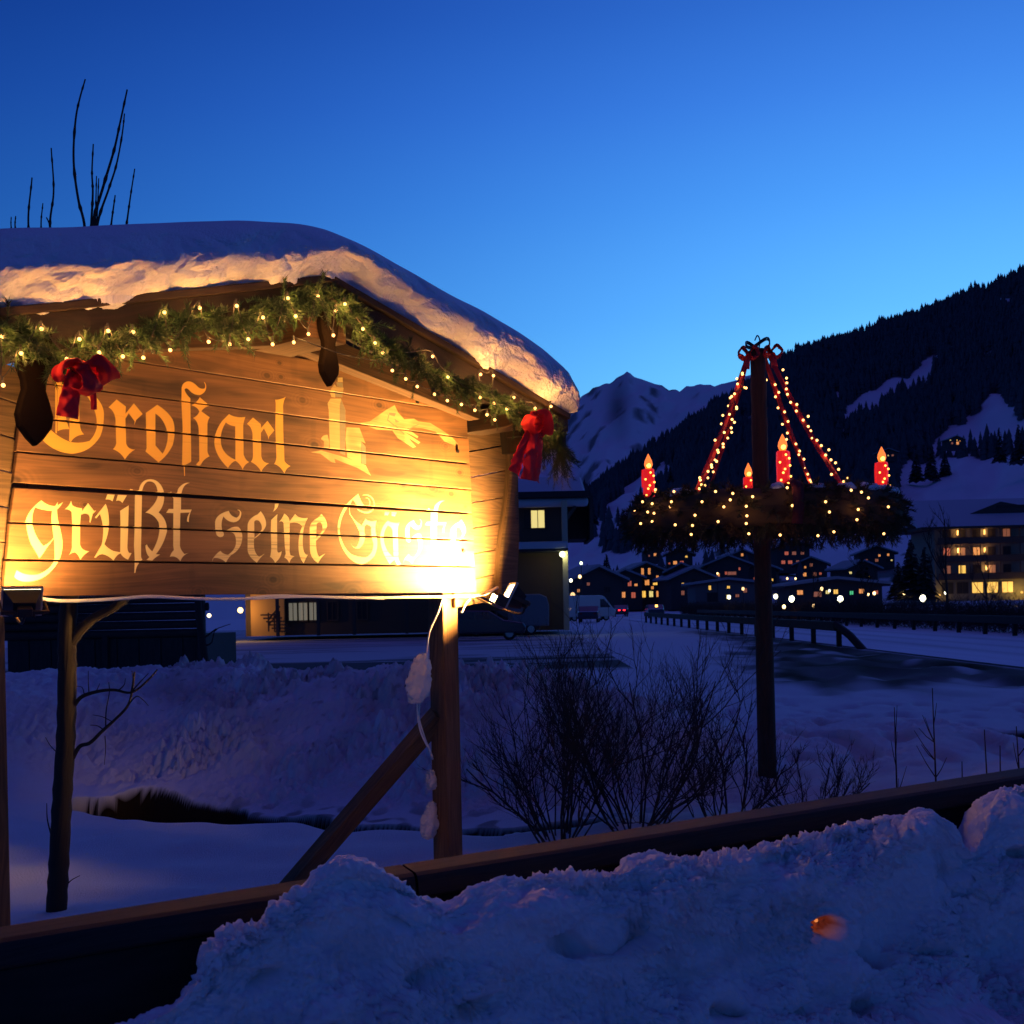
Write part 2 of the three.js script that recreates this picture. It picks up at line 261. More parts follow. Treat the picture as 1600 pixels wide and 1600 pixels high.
{
  const NS = 1150, NV = 210, S0b = -1.6, S1b = 5.2, PROF = [[-.02, -.55], [-.07, -.22], [-.12, -.05], [-.19, 0], [-.235, -.01], [-.262, -.04], [-.278, -.12], [-.29, -.25], [-.31, -.4], [-.35, -.52], [-.48, -.62], [-.9, -.72], [-1.7, -.8]];
  const sm = (s) => lerpTable(CREST, s)[0], wide = (s) => (sm(s - .09) + sm(s - .045) + sm(s + .045) + sm(s + .09)) / 4;
  const us = []; for (let i = 0; i < NS; i++) us.push(i / (NS - 1));
  const sAt = (i) => mix(S0b, S1b, us[i]);
  const vAt = (j) => { const t = j / (NV - 1); return t < .12 ? t / .12 * 2.2 : t < .86 ? 2.2 + (t - .12) / .74 * 7.3 : 9.5 + (t - .86) / .14 * 2.5; };
  const base = (i, j) => {
    const s = sAt(i), v = vAt(j), k = Math.min(PROF.length - 2, Math.floor(v)), t = v - k; let q = mix(PROF[k][0], PROF[k + 1][0], t), dy = mix(PROF[k][1], PROF[k + 1][1], t);
    const c = mix(sm(s), wide(s), sst(2.5, 6, v)), lay = v > 3 ? .04 * sst(3, 5, v) * n3(s * 2.1, v * .4, 40) + .012 * sst(3, 4.5, v) * n3(s * 5, v * .8, 41) : 0;
    return [s, q - lay * 1.4, Math.max(c + dy, -.25) + lay * .4, v];
  };
  const pos = [], idx = [], col = [];
  const B = []; for (let j = 0; j < NV; j++) for (let i = 0; i < NS; i++) { const b = base(i, j), p = onRail(b[0], b[1], b[2]); B.push([p.x, p.y, p.z, b[3], b[0]]); }
  const pit = onRail(2.56, -.40, .52);
  for (let j = 0; j < NV; j++) for (let i = 0; i < NS; i++) {
    const k = j * NS + i, p = B[k], l = B[j * NS + Math.max(0, i - 1)], r = B[j * NS + Math.min(NS - 1, i + 1)], u = B[Math.max(0, j - 1) * NS + i], d = B[Math.min(NV - 1, j + 1) * NS + i];
    const n = V(r[0] - l[0], r[1] - l[1], r[2] - l[2]).cross(V(u[0] - d[0], u[1] - d[1], u[2] - d[2])).normalize();
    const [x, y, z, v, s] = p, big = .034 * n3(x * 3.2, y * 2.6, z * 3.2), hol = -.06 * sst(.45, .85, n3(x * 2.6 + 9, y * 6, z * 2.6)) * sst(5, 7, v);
    const edge = 1 - .55 * sst(2.2, 4, v) * 0, crumb = mix(.45, 1.1, sst(-.35, .4, n3(x * 2.3, y * 3.1, z * 2.3 + 50))) * mix(.55, 1, sst(3, 4.5, v)), bil = (f) => Math.abs(n3(x * f, y * f, z * f)) - .33, fine = .007 * n3(x * 11, y * 12, z * 11) + crumb * (.03 * bil(7) + .026 * bil(17) + .024 * bil(38) + .018 * bil(84) + .006 * bil(170));
    let h = big * sst(2.6, 5, v) + hol + fine * sst(.5, 2, v);
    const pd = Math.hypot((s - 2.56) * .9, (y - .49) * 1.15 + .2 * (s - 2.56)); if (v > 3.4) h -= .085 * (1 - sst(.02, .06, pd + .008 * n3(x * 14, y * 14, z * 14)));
    pos.push(x + n.x * h, y + n.y * h, z + n.z * h);
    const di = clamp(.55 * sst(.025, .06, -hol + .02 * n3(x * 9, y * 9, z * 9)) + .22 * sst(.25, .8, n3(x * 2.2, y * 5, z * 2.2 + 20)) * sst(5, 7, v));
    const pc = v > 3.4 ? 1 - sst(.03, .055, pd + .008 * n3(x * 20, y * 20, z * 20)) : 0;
    col.push(mix(mix(.8, .36, di), .5, pc), mix(mix(.81, .3, di), .2, pc), mix(mix(.85, .28, di), .08, pc));  // orange-brown of the pit is glow put into the snow colour
    if (i && j) { const a = k - NS - 1; idx.push(a, k, a + 1, a, k - 1, k); }
  }
  struct('snow_bank', geom(pos, idx, null, null, col), M.bankSnow);
  const lp = onRail(2.55, -.27, .5), ln = thing('added_pit_light', 'small orange light added to make a hole of the roadside snow bank glow', 'light', lp);
  part('bulb', new THREE.SphereGeometry(.007, 16, 10), glow(1, .3, .05, .8), ln); const hl = new THREE.PointLight(C(1, .3, .04), .0013); hl.castShadow = true; ln.add(hl);  // bulb and point light added so that the pit glows
}

// ---------------------------------------------------------------- the welcome sign
const LINE_ONE=["M266 846L234 793Q297 720 392 724Q477 735 530 812Q554 862 553 924Q550 968 503 1003L452 1015L471 992Q521 932 516 858Q507 817 478 789Q431 771 385 776Q317 793 266 846Z", "M430 976L432 897L433 850Q436 827 452 816Q405 808 387 776L379 781L383 863L393 972Z", "M331 1107L325 819L329 821Q348 832 381 833L368 869L370 1127Q332 1118 305 1100L316 1098L320 1104Z", "M321 1102L315 811L321 808L331 1102Z", "M619 993L666 966L663 932L708 985L753 940L718 908L707 882L710 901L680 936L662 908L662 794Q671 765 709 769Q675 751 654 718Q634 751 594 761Q614 779 611 801L611 901Q606 941 577 952Z", "M832 992L770 947L769 781L763 764L831 718Q882 754 911 808Q935 887 914 931Q887 969 832 992ZM821 949Q872 927 885 858Q883 800 854 761L817 797Z", "M960 718L972 713L1010 733L1012 739L1016 1043Q989 1063 984 1082Q994 1099 1016 1078Q1038 1061 1070 1066Q1108 1081 1108 1113Q1106 1132 1095 1133Q1108 1117 1099 1102Q1080 1093 1060 1105Q1031 1130 1004 1125Q972 1115 968 1088L965 1022L969 898Z", "M969 713L971 662L975 663L975 713Z", "M1070 1055L1125 1020Q1092 1008 1077 987L1125 962Q1109 943 1110 912L1106 793Q1109 778 1118 769Q1081 752 1067 724Q1053 713 1039 723L1058 742L1060 884Q1060 938 1029 949Q1054 961 1066 984Q1055 1006 1021 1010Q1051 1024 1070 1055Z", "M1239 990Q1280 972 1338 986Q1323 953 1323 932L1321 795Q1333 763 1355 759Q1322 742 1314 717Q1293 752 1269 758Q1245 749 1225 719Q1147 777 1147 844Q1154 900 1198 952ZM1219 946Q1182 895 1186 840Q1194 785 1270 764L1275 932Q1240 932 1219 946Z", "M1385 988L1432 959L1434 939L1475 980L1518 935L1483 900L1479 883L1476 902L1452 939L1432 914L1430 795Q1437 759 1479 762Q1444 745 1428 713Q1406 748 1364 760Q1380 775 1379 799L1380 901Q1376 942 1346 951Z", "M1597 1118Q1578 1105 1536 1095L1527 1095L1530 1077L1525 956L1526 794Q1523 773 1510 760Q1548 755 1576 715Q1584 743 1616 757Q1585 766 1577 782L1575 948L1577 1069Q1583 1103 1597 1118Z"];
const LINE_TWO=["M243 507Q277 481 308 486L320 505L318 489L345 505Q328 480 315 470L317 432Q332 375 338 327Q337 269 312 234Q260 157 178 150Q129 147 112 172L124 200Q162 172 221 182Q285 205 299 253L298 342L260 296Q243 268 227 253Q213 280 191 314Q172 363 170 416Q184 464 243 507ZM214 475Q197 446 199 402Q208 349 247 307Q274 316 296 345L288 418Q288 443 292 464Q250 462 214 475Z", "M383 513L388 493Q407 481 435 482L435 469L465 506L494 472L505 475L487 458L474 417L469 422Q476 441 466 454Q452 463 429 452L424 410L421 319Q427 290 466 288Q437 274 421 248Q409 277 395 282Q378 280 366 268Q385 293 382 318L386 409L384 463Q372 476 352 473Q376 489 383 513Z", "M552 507L497 442L504 439L523 460Q534 427 537 394Q536 348 527 319L489 260L497 259Q513 276 531 276Q563 270 585 247Q603 277 622 281Q633 261 660 253L679 284L666 285Q656 295 658 318L664 402L670 506L625 479L625 417L620 287L586 292Q557 303 541 322Q569 382 567 432Q566 481 552 507Z", "M562 551L599 552L587 520Q573 531 552 527ZM615 552L662 553L637 515Q624 531 605 523Z", "M690 191L696 193Q700 222 716 237L735 254L728 266L729 320L740 550L739 570Q750 622 780 624Q826 627 823 555Q812 516 756 476Q803 472 826 432Q840 374 788 294Q765 311 760 327L752 320Q753 280 772 267L756 253L787 250Q799 264 830 280L807 281Q850 326 870 392Q873 451 827 480Q867 523 857 580Q838 638 784 635Q727 630 720 563L703 555L698 420L692 319L694 252Z", "M676 583L692 581L710 559L699 558Z", "M1003 631Q965 635 936 599Q928 581 927 564L911 563L896 583L889 577L909 552L908 500L882 499L868 480L907 480L902 324L905 303Q889 289 882 270Q916 279 940 249Q952 280 989 291L964 285Q941 304 939 325L946 483L998 487Q981 465 982 443L992 440Q993 473 1010 502L950 499L952 568Q961 625 1003 631Z", "M1225 505Q1238 476 1272 473Q1291 482 1292 502Q1287 512 1275 512Q1292 518 1301 499Q1298 454 1252 449Q1214 451 1193 476Q1173 441 1184 406Q1200 387 1186 376Q1169 366 1151 381Q1140 401 1143 448Q1153 488 1225 505Z", "M1208 405Q1247 432 1280 427Q1304 414 1303 374Q1297 313 1233 284Q1209 263 1202 245Q1176 271 1129 268L1119 246L1125 266Q1149 294 1170 304Q1186 287 1214 285Q1263 312 1264 352Q1265 397 1232 400Z", "M1420 512Q1457 477 1452 440Q1438 406 1374 368L1373 335Q1375 294 1404 279L1440 295Q1409 274 1389 248Q1335 277 1333 314L1337 435Q1340 472 1400 495ZM1379 457Q1389 470 1409 462Q1428 443 1425 422Q1412 397 1377 376Z", "M1510 555L1535 557Q1530 529 1496 512Q1512 528 1510 555ZM1526 502L1523 479L1519 314Q1521 293 1547 310Q1546 277 1504 249Q1490 272 1472 280Q1480 296 1481 337L1481 412L1485 470Z", "M1570 506Q1604 491 1603 466L1641 507Q1666 481 1725 490Q1698 452 1691 410Q1681 342 1694 309Q1709 288 1720 296Q1704 275 1690 249Q1656 278 1658 342Q1659 401 1687 444Q1656 472 1604 457L1599 307L1604 290L1630 284Q1603 273 1595 248Q1587 269 1564 277L1573 298L1568 340L1564 456Q1556 472 1535 461Q1557 481 1570 506Z", "M1818 515Q1859 484 1855 450Q1838 415 1776 370L1776 344Q1780 297 1796 285L1838 303Q1807 281 1787 251Q1736 275 1734 322L1736 437Q1741 471 1796 495ZM1784 460Q1795 473 1812 469Q1828 453 1822 427Q1804 401 1779 387Z", "M2080 638L2093 612Q2113 570 2148 567Q2170 584 2156 610Q2146 620 2128 616Q2157 626 2167 600Q2166 567 2141 558Q2098 554 2064 579L2040 604Q2008 571 2021 524Q2054 483 2103 464L2132 502Q2153 481 2214 494Q2195 456 2208 414Q2228 349 2190 295Q2146 257 2097 248Q2000 255 1948 354Q1916 426 1938 489Q1967 563 2030 603ZM2015 571Q1945 505 1943 427Q1954 343 2022 303Q2084 283 2133 289Q2184 311 2185 365Q2165 412 2173 455Q2160 471 2135 470Q2110 453 2126 411Q2121 358 2078 335Q2036 329 2017 366Q2036 335 2058 343Q2086 367 2088 421Q2054 483 2014 524Z", "M2107 630Q2150 647 2185 622Q2213 591 2194 558Q2154 513 2077 547L2070 555Q2147 524 2187 560Q2202 591 2178 617Q2150 639 2107 630Z", "M2277 548L2314 547L2298 525Q2284 532 2273 524ZM2328 548L2369 547L2354 524L2328 526Z", "M2298 498Q2341 483 2390 490Q2370 462 2373 418L2373 287Q2380 265 2394 255L2364 243L2343 276Q2328 270 2305 251Q2234 328 2237 404Q2246 463 2298 498ZM2297 470Q2259 431 2265 383Q2278 318 2336 292L2333 439Q2326 466 2297 470Z", "M2502 508Q2514 479 2542 476Q2559 484 2560 504Q2556 514 2545 513Q2560 520 2567 500Q2564 457 2525 453Q2493 455 2475 479Q2458 446 2467 411Q2481 392 2468 382Q2454 372 2438 387Q2429 406 2432 453Q2441 492 2502 508Z", "M2487 410Q2521 436 2549 431Q2570 418 2568 379Q2563 320 2508 292Q2487 272 2481 254Q2459 279 2419 277L2410 255L2415 275Q2436 302 2454 312Q2468 295 2492 293Q2534 319 2535 359Q2536 402 2507 405Z", "M2760 633Q2712 638 2675 601Q2665 584 2664 566L2644 566L2624 585L2615 580L2641 555L2639 504L2607 502L2589 483L2639 483L2632 328L2636 308Q2616 294 2608 275Q2651 284 2680 253Q2696 285 2743 296L2712 290Q2682 309 2680 329L2688 486L2754 491Q2732 469 2734 446L2747 443Q2748 476 2770 505L2693 502L2696 571Q2706 627 2760 633Z", "M2897 527Q2939 491 2934 454Q2917 420 2844 380L2843 347Q2845 306 2878 290L2919 307Q2884 286 2860 258Q2799 289 2797 326L2801 449Q2805 487 2874 510ZM2850 472Q2861 485 2884 477Q2906 457 2903 436Q2888 411 2847 389Z"];
const PICTURE_LIGHT=["M1877 1113L1897 1142L1973 1151L1961 1111L1958 864L1886 869L1884 1079ZM1902 1198Q1890 1179 1905 1152L1931 1152L1928 1189L1986 1190L1990 1211L1940 1211L1926 1224ZM1949 1262L1984 1267L1986 1243L1949 1239Z", "M2007 998L2101 1004L2143 921L2111 930L2104 804L2007 832L1998 932Z", "M1827 917Q1835 941 1873 944L1883 904L1878 869L1845 872L1846 907ZM1752 841L1826 856L2007 829L2139 800L2178 743L2075 781L1968 805L1915 819L1922 796L1891 800L1818 838Z", "M2102 1031L2178 1047L2302 1124L2370 1159L2394 1121L2443 1086L2521 1097L2555 1085L2652 1085L2741 1055L2831 1019L2885 981L2857 969L2766 987L2695 1038L2589 1047L2519 1047L2463 1035L2553 997L2544 986L2441 1015L2569 964L2551 953L2474 980L2533 935L2507 927L2389 973L2349 1012L2225 1006Z"];
const PICTURE_DARK=["M1973 1148L2002 1092L2000 1009L1992 843L1957 852L1961 1111ZM1931 1184L1986 1190L1981 1160L1931 1155ZM1941 1235L1983 1240L1986 1211L1944 1215ZM2111 930L2142 903L2143 807L2109 804ZM2327 1111L2377 1113L2368 1094L2326 1099ZM2367 1081L2405 1067L2375 1061Z", "M2310 1106L2326 1096L2317 1070L2366 1044L2362 1040L2309 1066L2319 1094ZM2375 1045L2441 1002L2437 998L2368 1041ZM2476 1036L2555 1069L2558 1066L2479 1032Z"];

const SEAM = [-.2, .0835, .2437, .404, .5685, .7118, .868, 1.024, 1.18, 1.336, 1.492, 1.75].map((h) => h + EYE), RIDGE = -1.48;
const roofY = (a) => 3.25 - .267 * Math.abs(a - RIDGE);
const TOPY = 3.2, BOTY = 1.65, TW = 2048, TH = 1040;
function signTexture() {
  const cv = document.createElement('canvas'); cv.width = TW; cv.height = TH; const x = cv.getContext('2d');
  x.fillStyle = '#000'; x.fillRect(0, 0, TW, TH);
  const draw = (paths, color) => { x.fillStyle = color; x.save(); x.scale(TW / 3050, -TH / 1550); x.translate(0, -1600); for (const p of paths) x.fill(new Path2D(p), color.length > 3 ? 'evenodd' : 'nonzero'); x.restore(); };
  draw(PICTURE_LIGHT, '#00f'); draw(PICTURE_DARK, '#0ff'); draw(LINE_ONE, '#ff0000'); draw(LINE_TWO, '#00ff00');
  const m = x.getImageData(0, 0, TW, TH).data, knots = [], rk = rngMake(91);
  for (let i = 0; i < 46; i++) knots.push([rk() * 3.05 - 3, BOTY + rk() * 1.5, .006 + rk() * .012, .5 + rk()]);
  const tone = SEAM.map(() => .85 + rk() * .3), lin = (c) => c <= .0031 ? c * 12.92 : 1.055 * Math.pow(c, 1 / 2.4) - .055;
  return dataTex(TW, TH, (px, py) => {
    const a = px / TW * 3.05 - 3, Y = BOTY + py / TH * 1.55, k = ((TH - 1 - py) * TW + px) * 4; let b = 0; while (b < SEAM.length - 2 && Y > SEAM[b + 1]) b++;
    let g = grainAt(a * .8 + b * 13.7, Y + b * 3.1), kn = 0;
    for (const q of knots) { const dx = (a - q[0]) / (q[2] * 1.5), dy = (Y - q[1]) / q[2], e = dx * dx + dy * dy; if (e < 30) { kn = Math.max(kn, Math.exp(-e * .55) * q[3]); g += .5 * Math.exp(-e * .08) * Math.sin(Math.sqrt(e) * 5); } }
    const blotch = n3(a * 1.6, Y * 3, b * 5), stain = sst(.1, .7, n3(a * .9 + 4, Y * 6, b)) * .42 + .22 * sst(.2, .8, n3(a * 3.5, Y * 14, b + 30)), streak = sst(.5, .9, n3(a * 9, Y * 1.6, 60 + b)) * .12;
    let t = tone[b] * (1 + .36 * g + .2 * blotch) * (1 - stain) * (1 - streak) * (1 - .6 * Math.min(1, kn));
    let c = [.18 * t, .083 * t, .031 * t];
    const wear1 = clamp(.97 - .25 * sst(.3, .9, grainAt(a * .8 + b * 13.7, Y + 7))), wear2 = clamp(.95 - .7 * sst(.1, .75, grainAt(a * .8, Y + 17) + .25 * n3(a * 3, Y * 3, 3)) * sst(-2.3, -1.2, a)), wearP = clamp(.55 - .2 * sst(0, .6, n3(a * 5, Y * 9, 33)) + .15 * g);
    const put = (col, w) => { c = c.map((v, i) => mix(v, col[i], w)); };
    put([.8, .43, .06], m[k] / 255 * wear1);
    const teal = m[k + 1] / 255 * m[k + 2] / 255, pure = Math.max(0, m[k + 1] / 255 - teal), lightP = Math.max(0, m[k + 2] / 255 - teal);
    put([.88, .68, .28], pure * wear2); put([.62, .5, .2], lightP * wearP); put([.2, .22, .16], teal * wearP * 1.1);  // second line: same ochre, made paler to hold the stronger light there
    return c.map((v) => lin(clamp(v)) * 255);
  });
}
const signMat = std(C(1, 1, 1), .72, { map: signTexture(), bumpMap: null });
signMat.map.wrapS = signMat.map.wrapT = THREE.ClampToEdgeWrapping;
function clip(poly, f) { const out = []; for (let i = 0; i < poly.length; i++) { const p = poly[i], q = poly[(i + 1) % poly.length], fp = f(p), fq = f(q); if (fp >= 0) out.push(p); if ((fp >= 0) !== (fq >= 0)) { const t = fp / (fp - fq); out.push([mix(p[0], q[0], t), mix(p[1], q[1], t)]); } } return out; }
function board(poly, b0, b1, bevel = .003, uvf) {     // an outline in (a, Y) from depth b0 to b1 with chamfered edges
  const s = new THREE.Shape(poly.map((p) => new THREE.Vector2(p[0], p[1])));
  const g = new THREE.ExtrudeGeometry(s, { depth: Math.max(1e-4, b1 - b0 - 2 * bevel), bevelEnabled: bevel > 0, bevelThickness: bevel, bevelSize: bevel, bevelOffset: -bevel, bevelSegments: 1, curveSegments: 10 }).translate(0, 0, b0 + bevel);
  if (uvf) { const p = g.attributes.position, uv = g.attributes.uv; for (let i = 0; i < p.count; i++) uv.setXY(i, ...uvf(p.getX(i), p.getY(i))); } else uvBox(g, 'x');
  return g;
}
const sign = signThing('welcome_sign', 'gabled timber welcome sign with yellow blackletter writing under a snowy roof', 'sign', [RIDGE, -.2, 0]);
{
  const left = (Y) => -2.938 + (Y - 1.6835) * .121 - .0, right = (Y) => .018 - (Y - 1.6835) * .048;
  const gaps = [0, .004, .0045, .004, .007, .0035, .0042, .0026, .002, .002, .002];
  for (let i = 1; i < SEAM.length - 1; i++) {
    const y0 = SEAM[i] + gaps[i], y1 = SEAM[i + 1] - gaps[i + 1 < gaps.length ? i + 1 : 0], w4 = i === 4 ? .006 : 0, j = () => (rr(-.006, .006));
    let poly = [[left(y0) + j(), y0 + (i === 4 ? .004 : 0)], [right(y0) + j(), y0 - (i === 4 ? .003 : 0)], [right(y1) + j(), y1], [left(y1) + j(), y1 - (i === 3 ? .005 : 0)]];
    poly = clip(clip(poly, ([a, Y]) => 3.19 - .267 * (a - RIDGE) - Y), ([a, Y]) => 3.19 + .267 * (a - RIDGE) - Y);
    if (poly.length > 2) spart('plank', board(poly, -.026, rr(-.0015, .0015), .0025, (a, Y) => [(a + 3) / 3.05, (Y - BOTY) / 1.55]), signMat, sign);
  }
  spart('backing', [box(2.7, 1.0, .03, -1.45, 2.22, -.045), ...[-2.4, -1.45, -.5].map((a) => box(.1, 1.1, .05, a, 2.25, -.09, 0, 'y'))], M.signDark, sign);
  // the side wings: tilted boards closed by a swelling end board
  const wingR = [[[732, 666], [795, 657]], [[733, 706], [794, 695]], [[736, 746], [790, 735]], [[739.6, 785], [789.5, 777]], [[742, 825], [783, 818]], [[743.5, 864.5], [776, 859]], [[746, 904], [775, 898]], [[735, 946], [774, 939]]].map((l) => l.map(([x, y]) => onSign(x, y, -.05)));
  const ext = (l, a) => l[0][1] + (l[1][1] - l[0][1]) * (a - l[0][0]) / (l[1][0] - l[0][0]);
  const inner = (Y) => .235 + .13 * sst(1.75, 2.55, Y), outer = (Y) => .4 + .035 * sst(1.65, 2.1, Y) - .0 * Y;
  for (const m of [1, -1]) {
    const X = (a) => (m > 0 ? a : -2.9 - a), fix = (p) => (m > 0 ? p : p.slice().reverse());
    for (let k = 0; k < 7; k++) {
      const hi = wingR[k], lo = wingR[k + 1], e = k === 6 ? .3 : .37 + .03;
      spart('wing_plank', board(fix([[-.12, ext(lo, -.12) + .003], [inner(lo[1][1]) + .02, ext(lo, inner(lo[1][1]) + .02) + .003], [inner(hi[1][1]) + .02, ext(hi, inner(hi[1][1]) + .02) - .002], [-.12, ext(hi, -.12) - .002]].map(([a, Y]) => [X(a), Y])), -.078, -.05 + rr(-.002, .002), .0025), M.wing, sign);
    }
    const pi = [], po = []; for (let k = 0; k <= 14; k++) { const Y = mix(1.665, 2.68, k / 14); pi.push([X(inner(Y)), Y]); po.push([X(outer(Y) - .07 * (1 - sst(1.64, 1.72, Y))), Y]); }
    spart('end_board', board(fix([...po, ...pi.reverse()]), -.13, .0, .012), M.endBoard, sign);
    for (let k = 0; k < 6; k++) spart('nail_mark', box(.014, .004, .004, X(.41), 1.72 + k * .145, .0), M.signDark, sign);
    // post behind the boards
    const pa = m > 0 ? -.125 : -2.955;
    spart('post', box(.13, 2.2, .13, pa, .66, -.15, .01, 'y'), M.post, sign);
    if (m > 0) { const top = V(pa - .03, .95, -.17), foot = V(pa - .56, -.3, -1.2), q = new THREE.Quaternion().setFromUnitVectors(V(0, 1, 0), top.clone().sub(foot).normalize()), br = box(.1, top.distanceTo(foot), .11, 0, 0, 0, .008, 'y').rotateY(-.35).applyQuaternion(q).translate((top.x + foot.x) / 2, (top.y + foot.y) / 2, (top.z + foot.z) / 2); spart('brace', br, M.post, sign); }
  }
  // ridge purlin, rafters, roof boards, barge boards with a drip edge, the tongues
  spart('ridge_purlin', box(.24, .17, 1.0, RIDGE, 3.015, -.065, .006, 'z'), M.trim, sign);
  const slope = Math.atan(.267), along = (len, h, dep, a, Y, b, m, r = .004) => box(len, h, dep, 0, 0, 0, r).rotateZ(-m * slope).translate(a, Y, b);
  for (const m of [1, -1]) {
    const half = 1.83 / Math.cos(slope), am = RIDGE + m * .915;
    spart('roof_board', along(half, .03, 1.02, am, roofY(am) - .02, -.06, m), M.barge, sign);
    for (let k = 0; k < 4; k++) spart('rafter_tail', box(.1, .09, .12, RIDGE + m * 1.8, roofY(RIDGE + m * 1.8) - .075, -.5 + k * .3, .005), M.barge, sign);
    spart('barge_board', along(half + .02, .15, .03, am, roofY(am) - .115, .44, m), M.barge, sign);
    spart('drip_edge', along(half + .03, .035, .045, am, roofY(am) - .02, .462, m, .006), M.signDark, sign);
    const t0 = Math.atan(.17), g = box(1.34, .12, .09, 0, 0, 0, .004).rotateZ(-m * t0).translate(RIDGE + m * .74, 2.885, .11); spart('rafter', g, M.trim, sign);
    spart('soffit_purlin', box(.16, .13, 1.0, RIDGE + m * 1.55, roofY(RIDGE + m * 1.55) - .11, -.06, .005, 'z'), M.signDark, sign);
  }
  spart('eave_box', board([[.33, 2.56], [.42, 2.56], [.43, 2.77], [.45, 2.78], [.44, 2.8], [.3, 2.83]], -.5, .4, .004), M.barge, sign);
  const tongueShape = (c, top, len) => { const w = [[0, .056], [.2, .058], [.33, .05], [.44, .036], [.52, .034], [.62, .045], [.74, .056], [.84, .05], [.94, .024], [1, .002]]; return [...w.map(([t, h]) => [c + h, top - len * t]).reverse(), ...w.map(([t, h]) => [c - h, top - len * t])]; };
  spart('tongue', board(tongueShape(RIDGE - .012, 3.09, .39), .43, .475, .008), M.tongue, sign);
  spart('tongue', board(tongueShape(-3.01, 2.74, .46).map(([a, Y]) => [(a + 3.01) * 1.35 - 3.01, Y]), .42, .465, .008), M.tongue, sign);
  for (const [px, py] of [[715, 705], [724, 861], [652, 628]]) { const [a, Y] = onSign(px, py, .004); spart('bolt', new THREE.CylinderGeometry(.011, .011, .012, 10).rotateX(Math.PI / 2).translate(a, Y, .004), M.blackMetal, sign); }
}
// snow lying on the sign's roof
{
  const g = signThing('roof_snow', 'thick rounded snow cap lying on the roof of the welcome sign', 'snow', [RIDGE, 3.2, 0]);
  const PR = [[.36, -.012], [.43, -.01], [.475, .015], [.52, .055], [.555, .085], [.572, .115], [.552, .16], [.505, .215], [.4, .275], [.25, .293], [0, .3], [-.3, .29], [-.5, .24], [-.58, .14], [-.585, .04], [-.52, -.01], [0, -.012], [.36, -.012]];
  const cr = new THREE.CatmullRomCurve3(PR.map(([b, y]) => V(b, y, 0)), false, 'centripetal'), NV = 190, NU = 620, prof = []; for (let j = 0; j < NV; j++) { const t = j / (NV - 1); prof.push(cr.getPoint(t < .7 ? t / .7 * .5 : .5 + (t - .7) / .3 * .5)); }
  const ridgeRound = (a) => { const e = Math.sqrt((a - RIDGE) ** 2 + .09) ; return 3.25 - .267 * (e - .08); };
  const geo = grid(NU, NV, (i, j) => {
    const a = mix(RIDGE - 1.9, RIDGE + 1.875, i / (NU - 1)), end = clamp(((a > RIDGE ? 1.875 : 1.9) - Math.abs(a - RIDGE)) / .28), round = Math.sqrt(1 - (1 - Math.min(1, end)) ** 2), p = prof[j], up = clamp(p.y / .3);
    let b = p.x, y = p.y * (.1 + .9 * round) * (1 + .025 * n2(a * 1.2, 3)); const front = sst(.3, .42, b) * (1 - sst(.16, .27, p.y));
    const X = a * 1, rough = front * (.03 * n3(X * 2.6, p.y * 4, b * 3) + .016 * (Math.abs(n3(X * 6, p.y * 7, b * 6)) - .3) + .004 * n3(X * 14, p.y * 15, b * 14) + .0025 * n3(X * 40, p.y * 40, b * 40) + .002 * n3(X * 95, p.y * 95, 4));
    b += rough * 1.25 + (round - 1) * .06 * front + .02 * front * n2(a * 2, 8); y += -rough * .55 + .004 * up * n2(a * 2.1, b * 2);
    if (j < 26 || j === NV - 1) y += front * (.02 * n3(X * 5, 3, 1) - .012);
    return [a, mix(roofY(a), ridgeRound(a), up) + y - .03 * (1 - round) * up + up * (.026 + .035 * sst(-1, .0, a)), b];
  });
  { const uv = geo.attributes.uv; for (let j = 0; j < NV; j++) for (let i = 0; i < NU; i++) uv.setXY(j * NU + i, 3.8 * i / NU, (j < 133 ? j / 133 * 1.4 : 1.4 + (j - 133) / 57)); } spart('snow', geo, M.capSnow, g);
}
// ---------------------------------------------------------------- garland, fairy lights and bows on the gable
function needleSpray(out, o, dir, len, n, size, droop = .2, fat = 1) {   // a fir twig: needles spread round a short stem; pushes [pos, idx]
  const d = dir.clone().normalize(), x = Math.abs(d.y) < .9 ? V(0, 1, 0).cross(d).normalize() : V(1, 0, 0), y = d.clone().cross(x);
  const pushTri = (p, q, w) => {       // a flat three-sided needle
    const t = q.clone().sub(p), s1 = t.clone().cross(V(rr(-1, 1), rr(-1, 1), rr(-1, 1))).normalize().multiplyScalar(w), s2 = t.clone().cross(s1).normalize().multiplyScalar(w * .8), k = out.p.length / 3;
    for (const v of [p.clone().add(s1), p.clone().addScaledVector(s1, -.5).add(s2), p.clone().addScaledVector(s1, -.5).sub(s2), q]) out.p.push(v.x, v.y, v.z);
    out.i.push(k, k + 1, k + 3, k + 1, k + 2, k + 3, k + 2, k, k + 3);
  };
  for (let i = 0; i < n; i++) {
    const t = i / n, c = o.clone().addScaledVector(d, len * t); c.y -= droop * len * t * t;
    const a = R() * Math.PI * 2, dirn = x.clone().multiplyScalar(Math.cos(a)).addScaledVector(y, Math.sin(a)).multiplyScalar(.85).addScaledVector(d, .75 + .4 * t).normalize();
    pushTri(c, c.clone().addScaledVector(dirn, size * rr(.7, 1.15)), (size * .028 + .0006) * fat);
  }
  const e = o.clone().addScaledVector(d, len); e.y -= droop * len; pushTri(o, e, .0022);
}
const spray = () => ({ p: [], i: [] });
const sprayGeo = (s) => { const g = new THREE.BufferGeometry(); g.setAttribute('position', new THREE.Float32BufferAttribute(s.p, 3)); g.setIndex(s.i); const f = g.toNonIndexed(); f.computeVertexNormals(); return f; };
